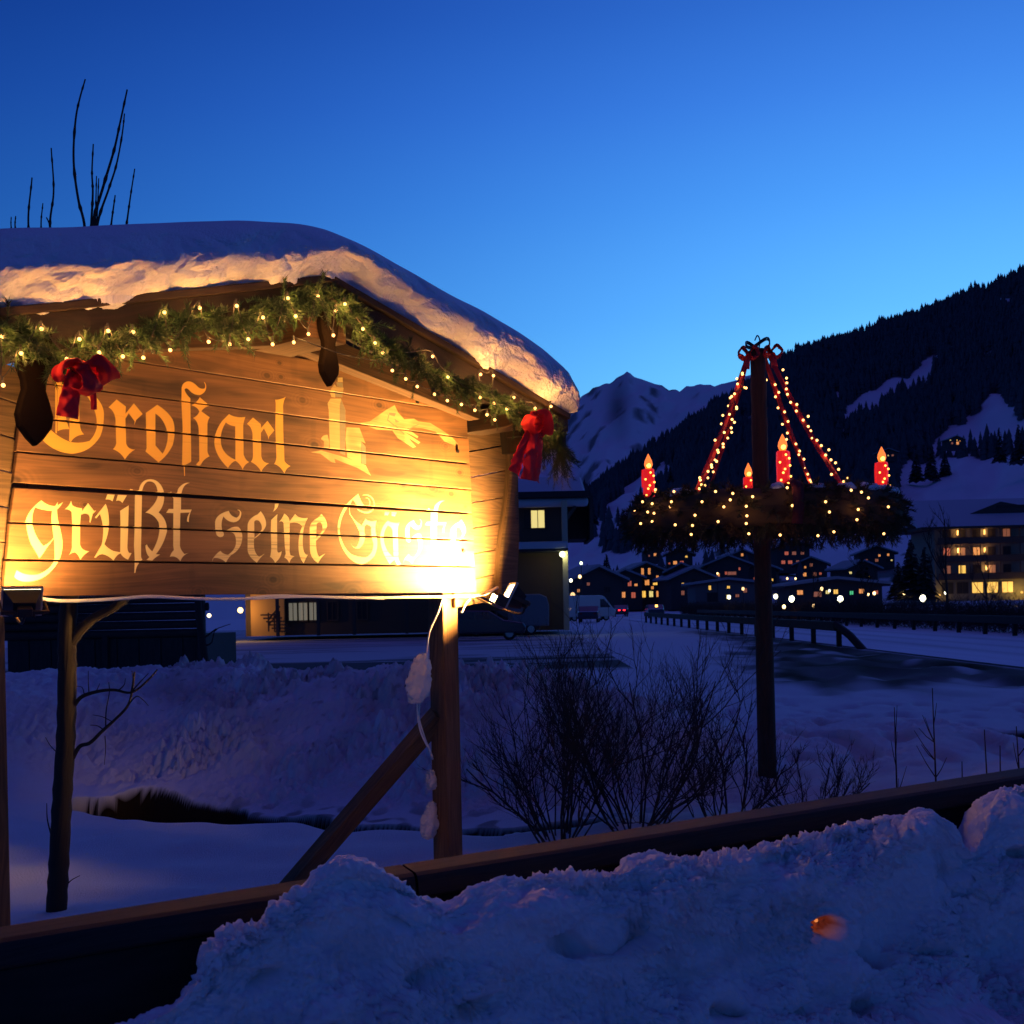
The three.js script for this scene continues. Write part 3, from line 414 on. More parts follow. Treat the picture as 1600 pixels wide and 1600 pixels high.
const sp = (px, py, b) => V(...onSign(px, py, b));       // sign-frame point
const GARL = [[-40, 500], [0, 512], [50, 535], [100, 560], [150, 540], [205, 525], [260, 510], [320, 500], [370, 500], [410, 480], [455, 468], [500, 462], [540, 482], [575, 515], [610, 542], [650, 568], [690, 592], [725, 605], [765, 622], [800, 640], [838, 655], [862, 680], [880, 712]].map(([x, y]) => sp(x, y, .5));
{
  const g = signThing('fir_garland', 'green fir garland draped along the gable of the welcome sign under the snow', 'garland', [RIDGE, 2.9, .5]);
  const pts = curve(GARL, 260), N = 66; R = rngMake(301);
  spart('stem', limb(pts.filter((_, i) => i % 3 === 0), .012, .012, 6), M.bark, g);
  for (let k = 0; k < N; k++) {
    const s = spray();
    for (let q = 0; q < 11; q++) {
      const i = clamp(Math.floor((k + R()) / N * 259), 0, 258), p = pts[i].clone(), t = pts[i + 1].clone().sub(pts[i]).normalize();
      const d = t.multiplyScalar((R() < .5 ? -1 : 1) * rr(.2, 1)).add(V(rr(-.5, .5), rr(-.95, .6), rr(-.25, .75)));
      needleSpray(s, p.add(V(0, rr(-.02, .03), rr(-.02, .03))), d, rr(.07, .14), 50, .034, .35, 1.3);
    }
    spart('fir_sprig', sprayGeo(s), k % 5 === 3 ? M.needleDark : M.needle, g);
  }
  for (let k = 0; k < 9; k++) { const s = spray(), p = pts[258 - Math.floor(R() * 24)].clone(); for (let q = 0; q < 8; q++) needleSpray(s, p.clone(), V(rr(-.6, .6), -1, rr(-.5, .5)), rr(.12, .22), 60, .036, .2); spart('fir_sprig', sprayGeo(s), M.needleDark, g); }
}
const BULBS = [[3, 526], [65, 514], [33, 552], [104, 561], [124, 530], [169, 517], [155, 551], [192, 557], [224, 559], [208, 519], [257, 488], [266, 547], [312, 481], [326, 534], [359, 538], [370, 478], [388, 530], [411, 496], [426, 538], [450, 466], [459, 535], [462, 494], [482, 522], [497, 463], [5, 602], [525, 485], [539, 475], [521, 524], [567, 514], [586, 536], [598, 551], [613, 579], [634, 592], [652, 604], [676, 557], [679, 616], [699, 626], [700, 589], [721, 632], [742, 641], [751, 585], [771, 587], [750, 621], [761, 648], [773, 656], [772, 630], [792, 639], [803, 621], [836, 638], [856, 675], [861, 635]];
{
  const g = signThing('fairy_lights', 'warm white fairy light string woven through the fir garland on the sign', 'fairy lights', [RIDGE, 2.9, .55]);
  const P = BULBS.map(([x, y]) => sp(x, y, .555)).sort((a, b) => a.x - b.x), low = P.filter((p, i) => p.y < 3.24 - .267 * Math.abs(p.x - RIDGE) - .3), high = P.filter((p) => !low.includes(p));
  const sphere = new THREE.SphereGeometry(.0078, 14, 10), socket = new THREE.CylinderGeometry(.0045, .0055, .026, 7);
  for (const L of [low, high]) { const c = []; L.forEach((p, i) => { c.push(p.clone().add(V(0, .03, -.012))); if (L[i + 1]) c.push(p.clone().lerp(L[i + 1], .5).add(V(0, .012, -.006))); }); spart('wire', limb(curve(c, c.length * 4), .0026, .0026, 5), M.wire, g); }
  const b = g.userData.base;
  P.forEach((p, i) => {
    const s = spart('socket', socket.clone().translate(p.x, p.y + .02, p.z - .004), M.wire, g);
    const m = part('bulb', sphere, M.bulb, g); m.position.set(p.x - b[0], p.y - b[1], p.z - b[2]); s.userData = {};
    if (i % 2 === 0 || high.includes(p)) { const l = new THREE.PointLight(C(1, .42, .09), high.includes(p) ? .125 : .028); l.position.copy(m.position); l.castShadow = true; g.add(l); }
  });
}
function strip(pts, w0, w1, wdir, n = 40, curl = .12, th = .004) {    // a velvet band of some thickness along points, wdir its width direction
  const c = curve(pts, n), pos = [], idx = [], K = 8;
  for (let i = 0; i <= n; i++) {
    const t = c[Math.min(n, i + 1)].clone().sub(c[Math.max(0, i - 1)]).normalize(), w = (Array.isArray(wdir) ? wdir[0].clone().lerp(wdir[1], i / n) : wdir.clone()); w.addScaledVector(t, -w.dot(t)).normalize(); const nn = t.clone().cross(w);
    for (let s = 0; s < 2; s++) for (let k = 0; k <= K; k++) { const u = k / K - .5, W = mix(w0, w1, i / n), p = c[i].clone().addScaledVector(w, u * W).addScaledVector(nn, curl * W * (Math.cos(u * 2 * Math.PI) * .6 + .3 * Math.sin(i * .5 + u * 5)) + W * (.09 * n3(c[i].x * 22, c[i].y * 22 + u * 1.6, u * 2.6 + w0 * 90) + .025 * n3(c[i].x * 60, c[i].y * 60, u * 6)) + (s ? th : 0)); pos.push(p.x, p.y, p.z); }
    if (i) for (let s = 0; s < 2; s++) for (let k = 0; k < K; k++) { const R0_ = (K + 1) * 2, a = (i - 1) * R0_ + s * (K + 1) + k, b = a + R0_; s ? idx.push(a, a + 1, b, b, a + 1, b + 1) : idx.push(a, b, a + 1, b, b + 1, a + 1); }
  }
  const Rw = (K + 1) * 2; for (let i = 0; i < n; i++) for (const k of [0, K]) { const a = i * Rw + k, b = a + K + 1, c2 = a + Rw, d = b + Rw; idx.push(a, b, c2, c2, b, d); }
  return geom(pos, idx);
}
{
  const g = signThing('velvet_bow', 'red velvet bow with one broad tail hanging on the left end of the garland', 'bow', [-2.72, 2.75, .58], 'red bows on the welcome sign garland');
  delete g.userData.group;
  const q = (x, y, b = .58) => sp(x, y, b), Z = V(0, 0, 1), X = V(1, 0, 0);
  spart('loop', strip([q(128, 572, .6), q(150, 566, .63), q(168, 580, .66), q(170, 592, .62), q(158, 595, .56), q(140, 586, .55), q(128, 578, .57)], .07, .1, V(.35, .3, 1), 40), M.velvet, g);
  spart('loop', strip([q(126, 572, .6), q(112, 566, .63), q(98, 572, .65), q(95, 584, .62), q(106, 588, .57), q(120, 582, .56)], .06, .08, V(-.3, .3, 1), 40), M.velvet, g);
  spart('loop', strip([q(130, 574, .61), q(140, 590, .66), q(146, 606, .69), q(137, 613, .65), q(126, 605, .6), q(124, 586, .58)], .06, .12, X, 40), M.velvet, g);
  spart('tail', strip([q(122, 576, .59), q(114, 600, .61), q(109, 625, .6), q(105, 652, .59)], .06, .085, V(1, .05, .25), 40, .1), M.velvet, g);
  spart('tail', strip([q(134, 580, .58), q(143, 605, .6), q(146, 622, .59), q(147, 640, .58)], .03, .022, V(1, 0, .5), 30), M.velvet, g);
  spart('knot', new THREE.SphereGeometry(.03, 16, 12).scale(1.1, .9, .8).translate(...q(128, 574, .61).toArray()), M.velvet, g);
}
{
  const g = signThing('velvet_bow', 'red velvet bow with three long pointed tails at the right end of the garland', 'bow', [.1, 2.68, .56]);
  const q = (x, y, b = .56) => sp(x, y, b), X = V(1, 0, 0);
  spart('loop', strip([q(842, 655, .58), q(838, 645, .62), q(848, 645, .64), q(854, 665, .62), q(850, 677, .58), q(842, 666, .56)], .06, .1, V(.2, .2, 1), 36), M.velvet, g);
  spart('loop', strip([q(841, 656, .58), q(830, 650, .62), q(824, 664, .62), q(832, 676, .58), q(840, 664, .57)], .06, .1, V(.3, -.2, 1), 36), M.velvet, g);
  spart('tail', strip([q(834, 664, .57), q(820, 692, .58), q(811, 715, .57), q(803, 739, .56)], .05, .1, X, 36, .08), M.velvet, g);
  spart('tail', strip([q(838, 664, .58), q(833, 695, .6), q(829, 722, .6), q(826, 750, .59)], .055, .105, V(1, 0, .2), 36, .08), M.velvet, g);
  spart('tail', strip([q(842, 664, .57), q(844, 695, .575), q(842, 722, .57), q(838, 752, .565)], .05, .09, V(1, 0, -.3), 36, .1), M.velvet, g);
  spart('knot', new THREE.SphereGeometry(.032, 16, 12).scale(1, .9, .8).translate(...q(841, 657, .585).toArray()), M.velvet, g);
}

// ---------------------------------------------------------------- floodlights, cable and wrapped plugs
function floodlight(label, base, aim, watts, armTo, beam, cone, added_visor) {     // aim in the sign's frame
  const g = signThing('floodlight', label, 'floodlight', base), d = V(...aim).normalize(), head = new THREE.Group();
  const fr = (geo) => { const q = new THREE.Quaternion().setFromRotationMatrix(new THREE.Matrix4().lookAt(V(0, 0, 0), d.clone().negate(), V(0, 1, 0))); return geo.applyQuaternion(q); };   // +z of the head looks along d
  const hs = new THREE.Shape(); [[-.095, -.072], [.095, -.072], [.095, .072], [-.095, .072]].forEach(([x, y], i) => i ? hs.lineTo(x, y) : hs.moveTo(x, y));
  const body = new THREE.CylinderGeometry(.128, .075, .085, 4, 1).rotateY(Math.PI / 4).rotateX(Math.PI / 2).scale(1, .78, 1).translate(0, 0, -.045).toNonIndexed(); body.computeVertexNormals();
  part('housing', fr(merge([body, box(.07, .05, .05, 0, 0, -.1, .006)])), M.blackMetal, g);
  const ring = merge([box(.2, .012, .018, 0, .078, .004, .003), box(.2, .012, .018, 0, -.078, .004, .003), box(.012, .144, .018, .094, 0, .004, .003), box(.012, .144, .018, -.094, 0, .004, .003)]);
  part('frame', fr(ring), M.metal, g);
  part('added_visor', fr(merge([...(added_visor > .12 ? [box(.2, .004, added_visor, 0, -.082, .006 + added_visor / 2)] : [box(.135, .004, .15, .033, -.082, .081), box(.065, .004, .05, -.067, -.082, .031)]), box(.004, .06, added_visor * .7, .1, -.05, .006 + added_visor * .35), box(.004, .06, added_visor * .7, -.1, -.05, .006 + added_visor * .35)])), M.blackMetal, g);  // unseen plates added to keep low spill off the trunk and post
  part('lens', fr(new THREE.BoxGeometry(.174, .142, .004).translate(0, 0, .002)), M.floodGlass, g);
  part('bracket', fr(merge([box(.01, .02, .1, .108, 0, -.06), box(.01, .02, .1, -.108, 0, -.06), box(.226, .02, .008, 0, 0, -.114)])), M.blackMetal, g);
  const a = V(...armTo).sub(V(...base)), back = d.clone().multiplyScalar(-.115);
  part('arm', limb(curve([back, back.clone().add(V(0, -.05, -.03)), a.clone().lerp(back, .4).add(V(0, -.03, 0)), a], 16), .007, .007, 8), M.blackMetal, g);
  const l = new THREE.SpotLight(C(1, .52, .14), watts, 0, cone, 1); l.position.copy(d.clone().multiplyScalar(.02)); l.target.position.copy(V(...beam)); l.castShadow = true; l.shadow.radius = 3; g.add(l, l.target);
  return g;
}
floodlight('black floodlight at the right lower corner of the sign, its lit glass seen edge on', [-.05, 1.66, .32], [-.64, .42, -.48], 155, [.02, 1.66, -.02], [-.32, .36, -.7], 1.15, .098);
floodlight('black floodlight at the left lower corner of the sign, seen from behind', [-3.015, 1.66, .32], [.25, .45, -.75], 13, [-2.92, 1.66, -.05], [.22, .5, -.65], 1.2, .16).scale.setScalar(.8);
{
  const g = signThing('power_cable', 'white power cable strung along the lower edge of the sign between the floodlights', 'cable', [RIDGE, 1.67, .02]);
  const q = (x, y, b) => sp(x, y, b);
  spart('cable', limb(curve([q(48, 940, .3), q(55, 934, .06), q(90, 938.5, .03), q(140, 938, .03), q(190, 935, .03), q(232, 932, .02), q(300, 935, .03), q(370, 936, .03), q(430, 931, .02), q(480, 932, .03), q(560, 934, .03), q(640, 933, .02), q(700, 932, .02), q(735, 931, .03)], 90), .0085, .0085, 7), M.cable, g);
  spart('cable', limb(curve([q(395, 936, .03), q(430, 934, .03), q(520, 933, .035), q(600, 936, .03)], 30), .005, .005, 6), M.cable, g);
  spart('cable', limb(curve([q(735, 932, .03), q(752, 929, .1), q(765, 924, .3), q(777, 918, .42)], 24), .009, .009, 7), M.cable, g);
  spart('cable', limb(curve([q(735, 936, .0), q(728, 944, -.02), q(722, 957, -.05)], 16), .006, .006, 6), M.cable, g);
  spart('cable', limb(curve([q(692, 936, .0), q(684, 958, .0), q(672, 985, -.05), q(668, 1010, -.08), q(668, 1040, -.1)], 30), .0055, .0055, 6), M.cable, g);
  spart('cable', limb(curve([q(653, 1092, -.12), q(652, 1110, -.1), q(657, 1142, -.1), q(672, 1175, -.1), q(676, 1186, -.15)], 30), .0055, .0055, 6), M.cable, g);
  spart('cable', limb(curve([q(657, 1092, -.12), q(655, 1120, -.1), q(663, 1150, -.1), q(676, 1182, -.15)], 30), .004, .004, 6), M.cable, g);
}
function bag(label, px, py, w, h, b, lean, marks) {
  const o = onSign(px, py, b), g = signThing('plastic_bag', label, 'bag', o);
  const cvt = document.createElement('canvas'); cvt.width = cvt.height = 128; const x = cvt.getContext('2d'); x.fillStyle = '#dcd8d2'; x.fillRect(0, 0, 128, 128);
  if (marks) { x.strokeStyle = '#24242c'; x.lineWidth = 5; for (let i = 0; i < 6; i++) { x.beginPath(); x.moveTo(96 + (i % 2) * 4, 40 + i * 9); x.lineTo(112, 37 + i * 9 + (i % 3) * 3); x.lineTo(106, 45 + i * 9); x.stroke(); } }
  const t = new THREE.CanvasTexture(cvt); t.colorSpace = THREE.SRGBColorSpace; t.magFilter = THREE.LinearFilter;
  const geo = new THREE.SphereGeometry(1, 72, 56), p = geo.attributes.position;
  for (let i = 0; i < p.count; i++) {
    const X = p.getX(i), Y = p.getY(i), Z = p.getZ(i), pinch = .28 + .72 * Math.pow(Math.max(0, 1 - Y * Y), .5) * (1.05 - .35 * Y), f = 1 + .2 * n3(X * 1.1 + px, Y * 1.3, Z * 1.1) + .07 * Math.abs(n3(X * 2.4, Y * 1.2, Z * 2.4 + px)), rad = Math.hypot(X, Z) || 1e-5, k = pinch * f * .8 * (Math.abs(Y) > .98 ? .5 : 1);
    p.setXYZ(i, X / rad * w / 2 * k * Math.min(1, rad * 3) + lean * Y * h / 2 + .01 * n3(X * 2, Y * 4, 5), Y * h / 2 + .008 * n3(X * 4, Z * 4, px), Z / rad * w / 2 * k * .8 * Math.min(1, rad * 3));
  }
  geo.computeVertexNormals(); part('bag', geo, phy(C(1, 1, 1), .42, { map: t, side: THREE.DoubleSide }), g);
  part('tie', new THREE.TorusGeometry(w * .17, .006, 8, 20).rotateX(Math.PI / 2).translate(lean * h * .36, h * .37, 0), M.cable, g);
}
bag('white plastic bag with dark print tied round a plug, highest on the sign post', 655, 1060, .17, .29, -.1, .22, true);
bag('small white bag end behind the sign post, between the other two bags', 675, 1218, .09, .12, -.2, -.2, false);
bag('white plastic bag wrapped round a plug, lowest on the sign post', 672, 1281, .13, .22, -.2, .16, false);

// ---------------------------------------------------------------- bare tree behind the sign, shrubs and saplings
{
  R = rngMake(41);
  const d = 7.1, base = at(88, 1436, d), g = thing('bare_tree', 'bare pollarded tree with upright shoots standing behind the left end of the sign', 'tree', base), L = (x, y, z = 0) => at(x, y, d + z).sub(base);
  part('trunk', limb(curve([L(86, 1450), L(88, 1425), L(92, 1350), L(97, 1250), L(103, 1150), L(105, 1050), L(105, 985), L(112, 900), L(128, 760), L(138, 560), L(142, 420)], 60), [...Array(61)].map((_, i) => mix(.06, .045, i / 60) * (1 + .35 * Math.exp(-i / 2)) * (1 + .06 * Math.sin(i * 2.7))), 0, 12), M.bark, g);
  part('branch', limb(curve([L(106, 1010), L(125, 985), L(148, 965), L(185, 945), L(210, 920, .2)], 20), .035, .022, 8), M.bark, g);
  const tw = (pts, r0, r1) => limb(curve(pts.map((p) => L(p[0], p[1], p[2] || 0)), pts.length * 5), r0, r1, 6);
  part('branch', [tw([[112, 1188], [125, 1166], [140, 1161], [160, 1142], [180, 1124], [200, 1102], [207, 1076, .05], [210, 1050, .1]], .013, .005), tw([[163, 1141], [152, 1134], [141, 1133]], .004, .002), tw([[165, 1138], [166, 1110], [171, 1080], [170, 1066]], .004, .002), tw([[176, 1128], [160, 1120], [145, 1117]], .003, .0015), tw([[200, 1102], [214, 1088], [225, 1095], [232, 1103]], .004, .002), tw([[164, 1150], [165, 1170], [163, 1195]], .003, .0015)], M.bark, g);
  part('branch', [tw([[113, 1107], [126, 1090], [150, 1081], [178, 1078], [205, 1082], [232, 1062], [246, 1046]], .013, .004), tw([[139, 1083], [138, 1064], [138, 1048]], .003, .0015), tw([[150, 1081], [156, 1068]], .003, .0015), tw([[186, 1078], [194, 1070], [196, 1060]], .004, .0015), tw([[205, 1082], [215, 1070], [232, 1052]], .005, .002), tw([[205, 1082], [208, 1060], [206, 1048]], .005, .002), tw([[132, 1086], [128, 1074], [118, 1072]], .003, .0015)], M.bark, g);
  part('branch', [tw([[90, 1177], [78, 1164], [71, 1152]], .003, .0015), tw([[80, 1305], [74, 1280], [73, 1255]], .005, .002), tw([[102, 1385], [112, 1375], [125, 1368]], .004, .0015)], M.bark, g);
  const U = (l) => l.map(([x, y], i) => [x / 4, 100 + y / 4, 0]);
  for (const [l, r] of [[[[528, 1010], [490, 850], [460, 600], [475, 330], [500, 210], [533, 95]], .008], [[[580, 1010], [650, 750], [715, 530], [750, 370], [795, 160]], .009], [[[610, 1000], [680, 780], [725, 640], [765, 430], [778, 310]], .007], [[[570, 1010], [580, 800], [575, 680], [583, 500]], .0075], [[[596, 980], [603, 700]], .006], [[[606, 980], [617, 715]], .006], [[[695, 1005], [720, 820]], .0075], [[[790, 1010], [815, 830], [842, 655]], .0065], [[[312, 1015], [335, 800], [320, 525]], .0075], [[[257, 1020], [268, 870]], .006], [[[178, 1020], [200, 710]], .008], [[[95, 1020], [98, 950]], .006], [[[70, 1020], [70, 955]], .005], [[[312, 1010], [290, 958]], .006]]) {
    const p = U(l), b0 = p[0], c = curve([L(128 + (b0[0] - 128) * .3, 640), L(128 + (b0[0] - 128) * .75, 470), ...p.map((q) => L(...q))], 44);
    const rad = c.map((_, i) => r * mix(1.2, .5, i / (c.length - 1)) * (i % 6 === 5 ? 1.5 : 1)); part('shoot', limb(c, rad, 0, 6), M.twig, g);
  }
}
function shrub(name, label, base, stems, H, spread, seed, twigR = .004, group) {
  R = rngMake(seed);
  const g = thing(name, label, 'shrub', base, 0, group);
  for (let k = 0; k < stems; k++) {
    const out = [], az = (k + R() * .8) / stems * Math.PI * 2, tilt = spread * Math.sqrt(rr(.04, 1)), dir = V(Math.cos(az) * tilt, 1, Math.sin(az) * tilt).normalize();
    const grow = (p, d, len, r, lev) => {
      const n = 7, pts = [p.clone()]; let q = p.clone(), e = d.clone();
      for (let i = 0; i < n; i++) { e.add(V(rr(-.22, .22), rr(-.1, .22), rr(-.22, .22))).normalize(); q = q.clone().addScaledVector(e, len / n); pts.push(q); }
      out.push(limb(pts, r, r * .45, lev > 1 ? 4 : 6));
      if (lev < 3) { const m = lev === 0 ? 6 : lev === 1 ? 5 : 4; for (let i = 0; i < m; i++) { const t = 1 + Math.floor(rr(.2, 1) * (n - 1)), b = pts[t], dd = pts[t].clone().sub(pts[t - 1]).normalize().add(V(rr(-.9, .9), rr(-.35, .75), rr(-.9, .9))).normalize(); grow(b, dd, len * rr(.32, .6), r * .5, lev + 1); } }
    };
    grow(V(Math.cos(az) * .12 * R(), -.12, Math.sin(az) * .12 * R()), dir, H * rr(.65, 1.05), rr(.7, 1.3) * twigR * 3.2, 0);
    part('stem', out, M.bush, g);
  }
  return g;
}
const onGround = (px, d, dy = 0) => { const p = at(px, 947, d); p.y = groundAt(p.x, d)[0] + dy; return p; };
shrub('bare_bush', 'large bare bush of many fine stems between the sign post and the wreath pole', onGround(985, 9.4), 24, 1.4, 1.15, 51, .0028);
shrub('bare_bush', 'bare bush right behind the sign post, left of the large one', onGround(870, 9.1), 20, 1.25, 1.15, 52, .0027);
shrub('bare_bush', 'small low bare bush at the foot of the wreath pole, on its right side', onGround(1262, 9.6), 8, .62, 1.1, 53, .0028);
shrub('bare_bush', 'low bare brush left of the foot of the wreath pole', onGround(1120, 9.7), 9, .85, 1.25, 54, .003);
function sapling(label, px, top, d, lean, tw, seed) {
  R = rngMake(seed); const base = onGround(px, d, -.05), g = thing('sapling', label, 'sapling', base), H = at(px + lean, top, d).y - base.y;
  const c = curve([V(0, 0, 0), V(lean * .3 / F * d, H * .4, 0), V(lean / F * d, H, 0)], 12); part('stem', limb(c, .011, .003, 6), M.twig, g);
  const t = []; for (let k = 0; k < tw; k++) { const p = c[clamp(Math.floor(rr(2, 11)), 0, 11)], e = p.clone().add(V(rr(-.14, .14), rr(.08, .22), rr(-.08, .08))); t.push(limb([p, p.clone().lerp(e, .5).add(V(0, -.01, 0)), e], .004, .0018, 5)); }
  if (t.length) part('twig', t, M.twig, g);
}
sapling('thin straight sapling with a few short twigs right of the wreath pole', 1396, 1105, 8.4, -2, 6, 61);
sapling('branching sapling, tallest of those behind the rail on the right', 1458, 1075, 8.0, -4, 12, 62);
sapling('thin bare shoot behind the rail, left of the last one at the right edge', 1540, 1140, 7.6, -6, 2, 63);
sapling('thin bare shoot behind the rail nearest the right edge of the picture', 1592, 1135, 7.4, -8, 2, 64);
sapling('short forked shoot behind the rail between the branching sapling and the right shoots', 1556, 1165, 7.5, 2, 3, 65);
sapling('very short shoot close behind the rail, right of the branching sapling', 1497, 1190, 7.6, 1, 1, 66);

// ---------------------------------------------------------------- pole with the hanging advent wreath
const PD = 11.3, poleBase = at(1199.5, 1228, PD), poleTop = at(1184, 546, PD), WC = at(1192, 806, PD);
{
  const H = poleTop.y - poleBase.y + .15, g = thing('wreath_pole', 'tall reddish brown timber pole carrying the lit wreath', 'pole', poleBase.clone().setY(poleBase.y - .15));
  const tilt = (poleTop.x - poleBase.x);
  part('pole', limb([...Array(24)].map((_, i) => V(tilt * i / 23, H * i / 23, 0)), [...Array(24)].map((_, i) => mix(.088, .071, i / 23) + .002 * Math.sin(i * 3.1)), 0, 20), M.pole, g);
  const rp = []; for (let k = 0; k < 3; k++) { const c = []; for (let i = 0; i <= 24; i++) { const a = i / 24 * Math.PI * 2; c.push(V(tilt + Math.cos(a + k) * .11, H + .03 + k * .012 + .04 * Math.sin(a * 2 + k * 2), Math.sin(a + k) * .11)); } rp.push(limb(c, .006, .006, 6)); }
  part('rope', rp, M.wire, g);
  part('hook', limb(curve([V(tilt + .01, H, 0), V(tilt + .02, H + .09, 0), V(tilt + .0, H + .13, 0), V(tilt - .03, H + .08, .02)], 16), .008, .006, 6), M.wire, g);
}
const wr = thing('advent_wreath', 'big dark fir wreath hung level round the pole, with snow on top', 'wreath', WC), RW = 1.09;
{
  R = rngMake(71);
  const core = new THREE.TorusGeometry(RW, .165, 14, 90).rotateX(Math.PI / 2), cp = core.attributes.position; for (let i = 0; i < cp.count; i++) { const f = 1 + .06 * n3(cp.getX(i) * 4, cp.getY(i) * 4, cp.getZ(i) * 4); cp.setXYZ(i, cp.getX(i), cp.getY(i) * f, cp.getZ(i)); } core.computeVertexNormals();
  part('hoop', core, M.dry, wr);
  for (let k = 0; k < 48; k++) {
    const s = spray();
    for (let q = 0; q < 34; q++) {
      const th = (k + R()) / 48 * Math.PI * 2, ph = R() * Math.PI * 2, o = V(Math.cos(th) * (RW + .13 * Math.cos(ph)), .14 * Math.sin(ph), Math.sin(th) * (RW + .13 * Math.cos(ph))), rad = V(Math.cos(th) * Math.cos(ph), Math.sin(ph), Math.sin(th) * Math.cos(ph)), tan = V(-Math.sin(th), 0, Math.cos(th));
      needleSpray(s, o, rad.multiplyScalar(.7).addScaledVector(tan, rr(-1, 1)).add(V(0, rr(-.5, .15), 0)), rr(.08, .16), 26, .055, .3, 2.2);
    }
    part('fir_branch', sprayGeo(s), k % 3 ? M.wreathNeedle : M.dry, wr);
  }
  for (const [a0, a1, w] of [[2.62, 2.32, .1], [.18, .62, .13], [1.18, 1.0, .09], [1.72, 1.6, .08], [-.5, -.9, .1], [-2.2, -2.6, .1], [.72, .95, .1], [1.42, 1.28, .07]]) {
    const c = []; for (let i = 0; i <= 12; i++) { const a = mix(a0, a1, i / 12); c.push(V(Math.cos(a) * RW, .16, Math.sin(a) * RW)); }
    const gS = limb(curve(c, 30), [...Array(31)].map((_, i) => w * Math.sqrt(Math.max(.02, 1 - (i / 15 - 1) ** 2))), 0, 14), p = gS.attributes.position; for (let i = 0; i < p.count; i++) { const f = .018 * n3(p.getX(i) * 9, p.getY(i) * 9, p.getZ(i) * 9); p.setXYZ(i, p.getX(i), .15 + (p.getY(i) - .16) * .55 + f, p.getZ(i) + f); } gS.computeVertexNormals(); part('snow_patch', gS, M.snow, wr);
  }
  // a cloth band with a bow on the wreath's near side
  part('band', strip([V(0, .2, 1.05), V(.02, .19, 1.25), V(.02, .0, 1.34), V(.01, -.16, 1.3)], .1, .09, V(1, 0, 0), 24), std(C(.1, .01, .012), .8), wr);
}
function lightsOn(name, label, pts, base, r = .012, wire = null, lampEvery = 6, power = .01) {
  const g = thing(name, label, 'fairy lights', base), s = new THREE.SphereGeometry(r, 10, 8);
  if (wire) part('wire', limb(wire.map((p) => p.clone().sub(base)), .0035, .0035, 4), M.wire, g);
  pts.forEach((p, i) => { const m = part('bulb', s, M.bulb, g); m.position.copy(p.clone().sub(base)); if (i % lampEvery === 2) { const l = new THREE.PointLight(C(1, .5, .16), power); l.position.copy(m.position); l.castShadow = true; g.add(l); } });
}
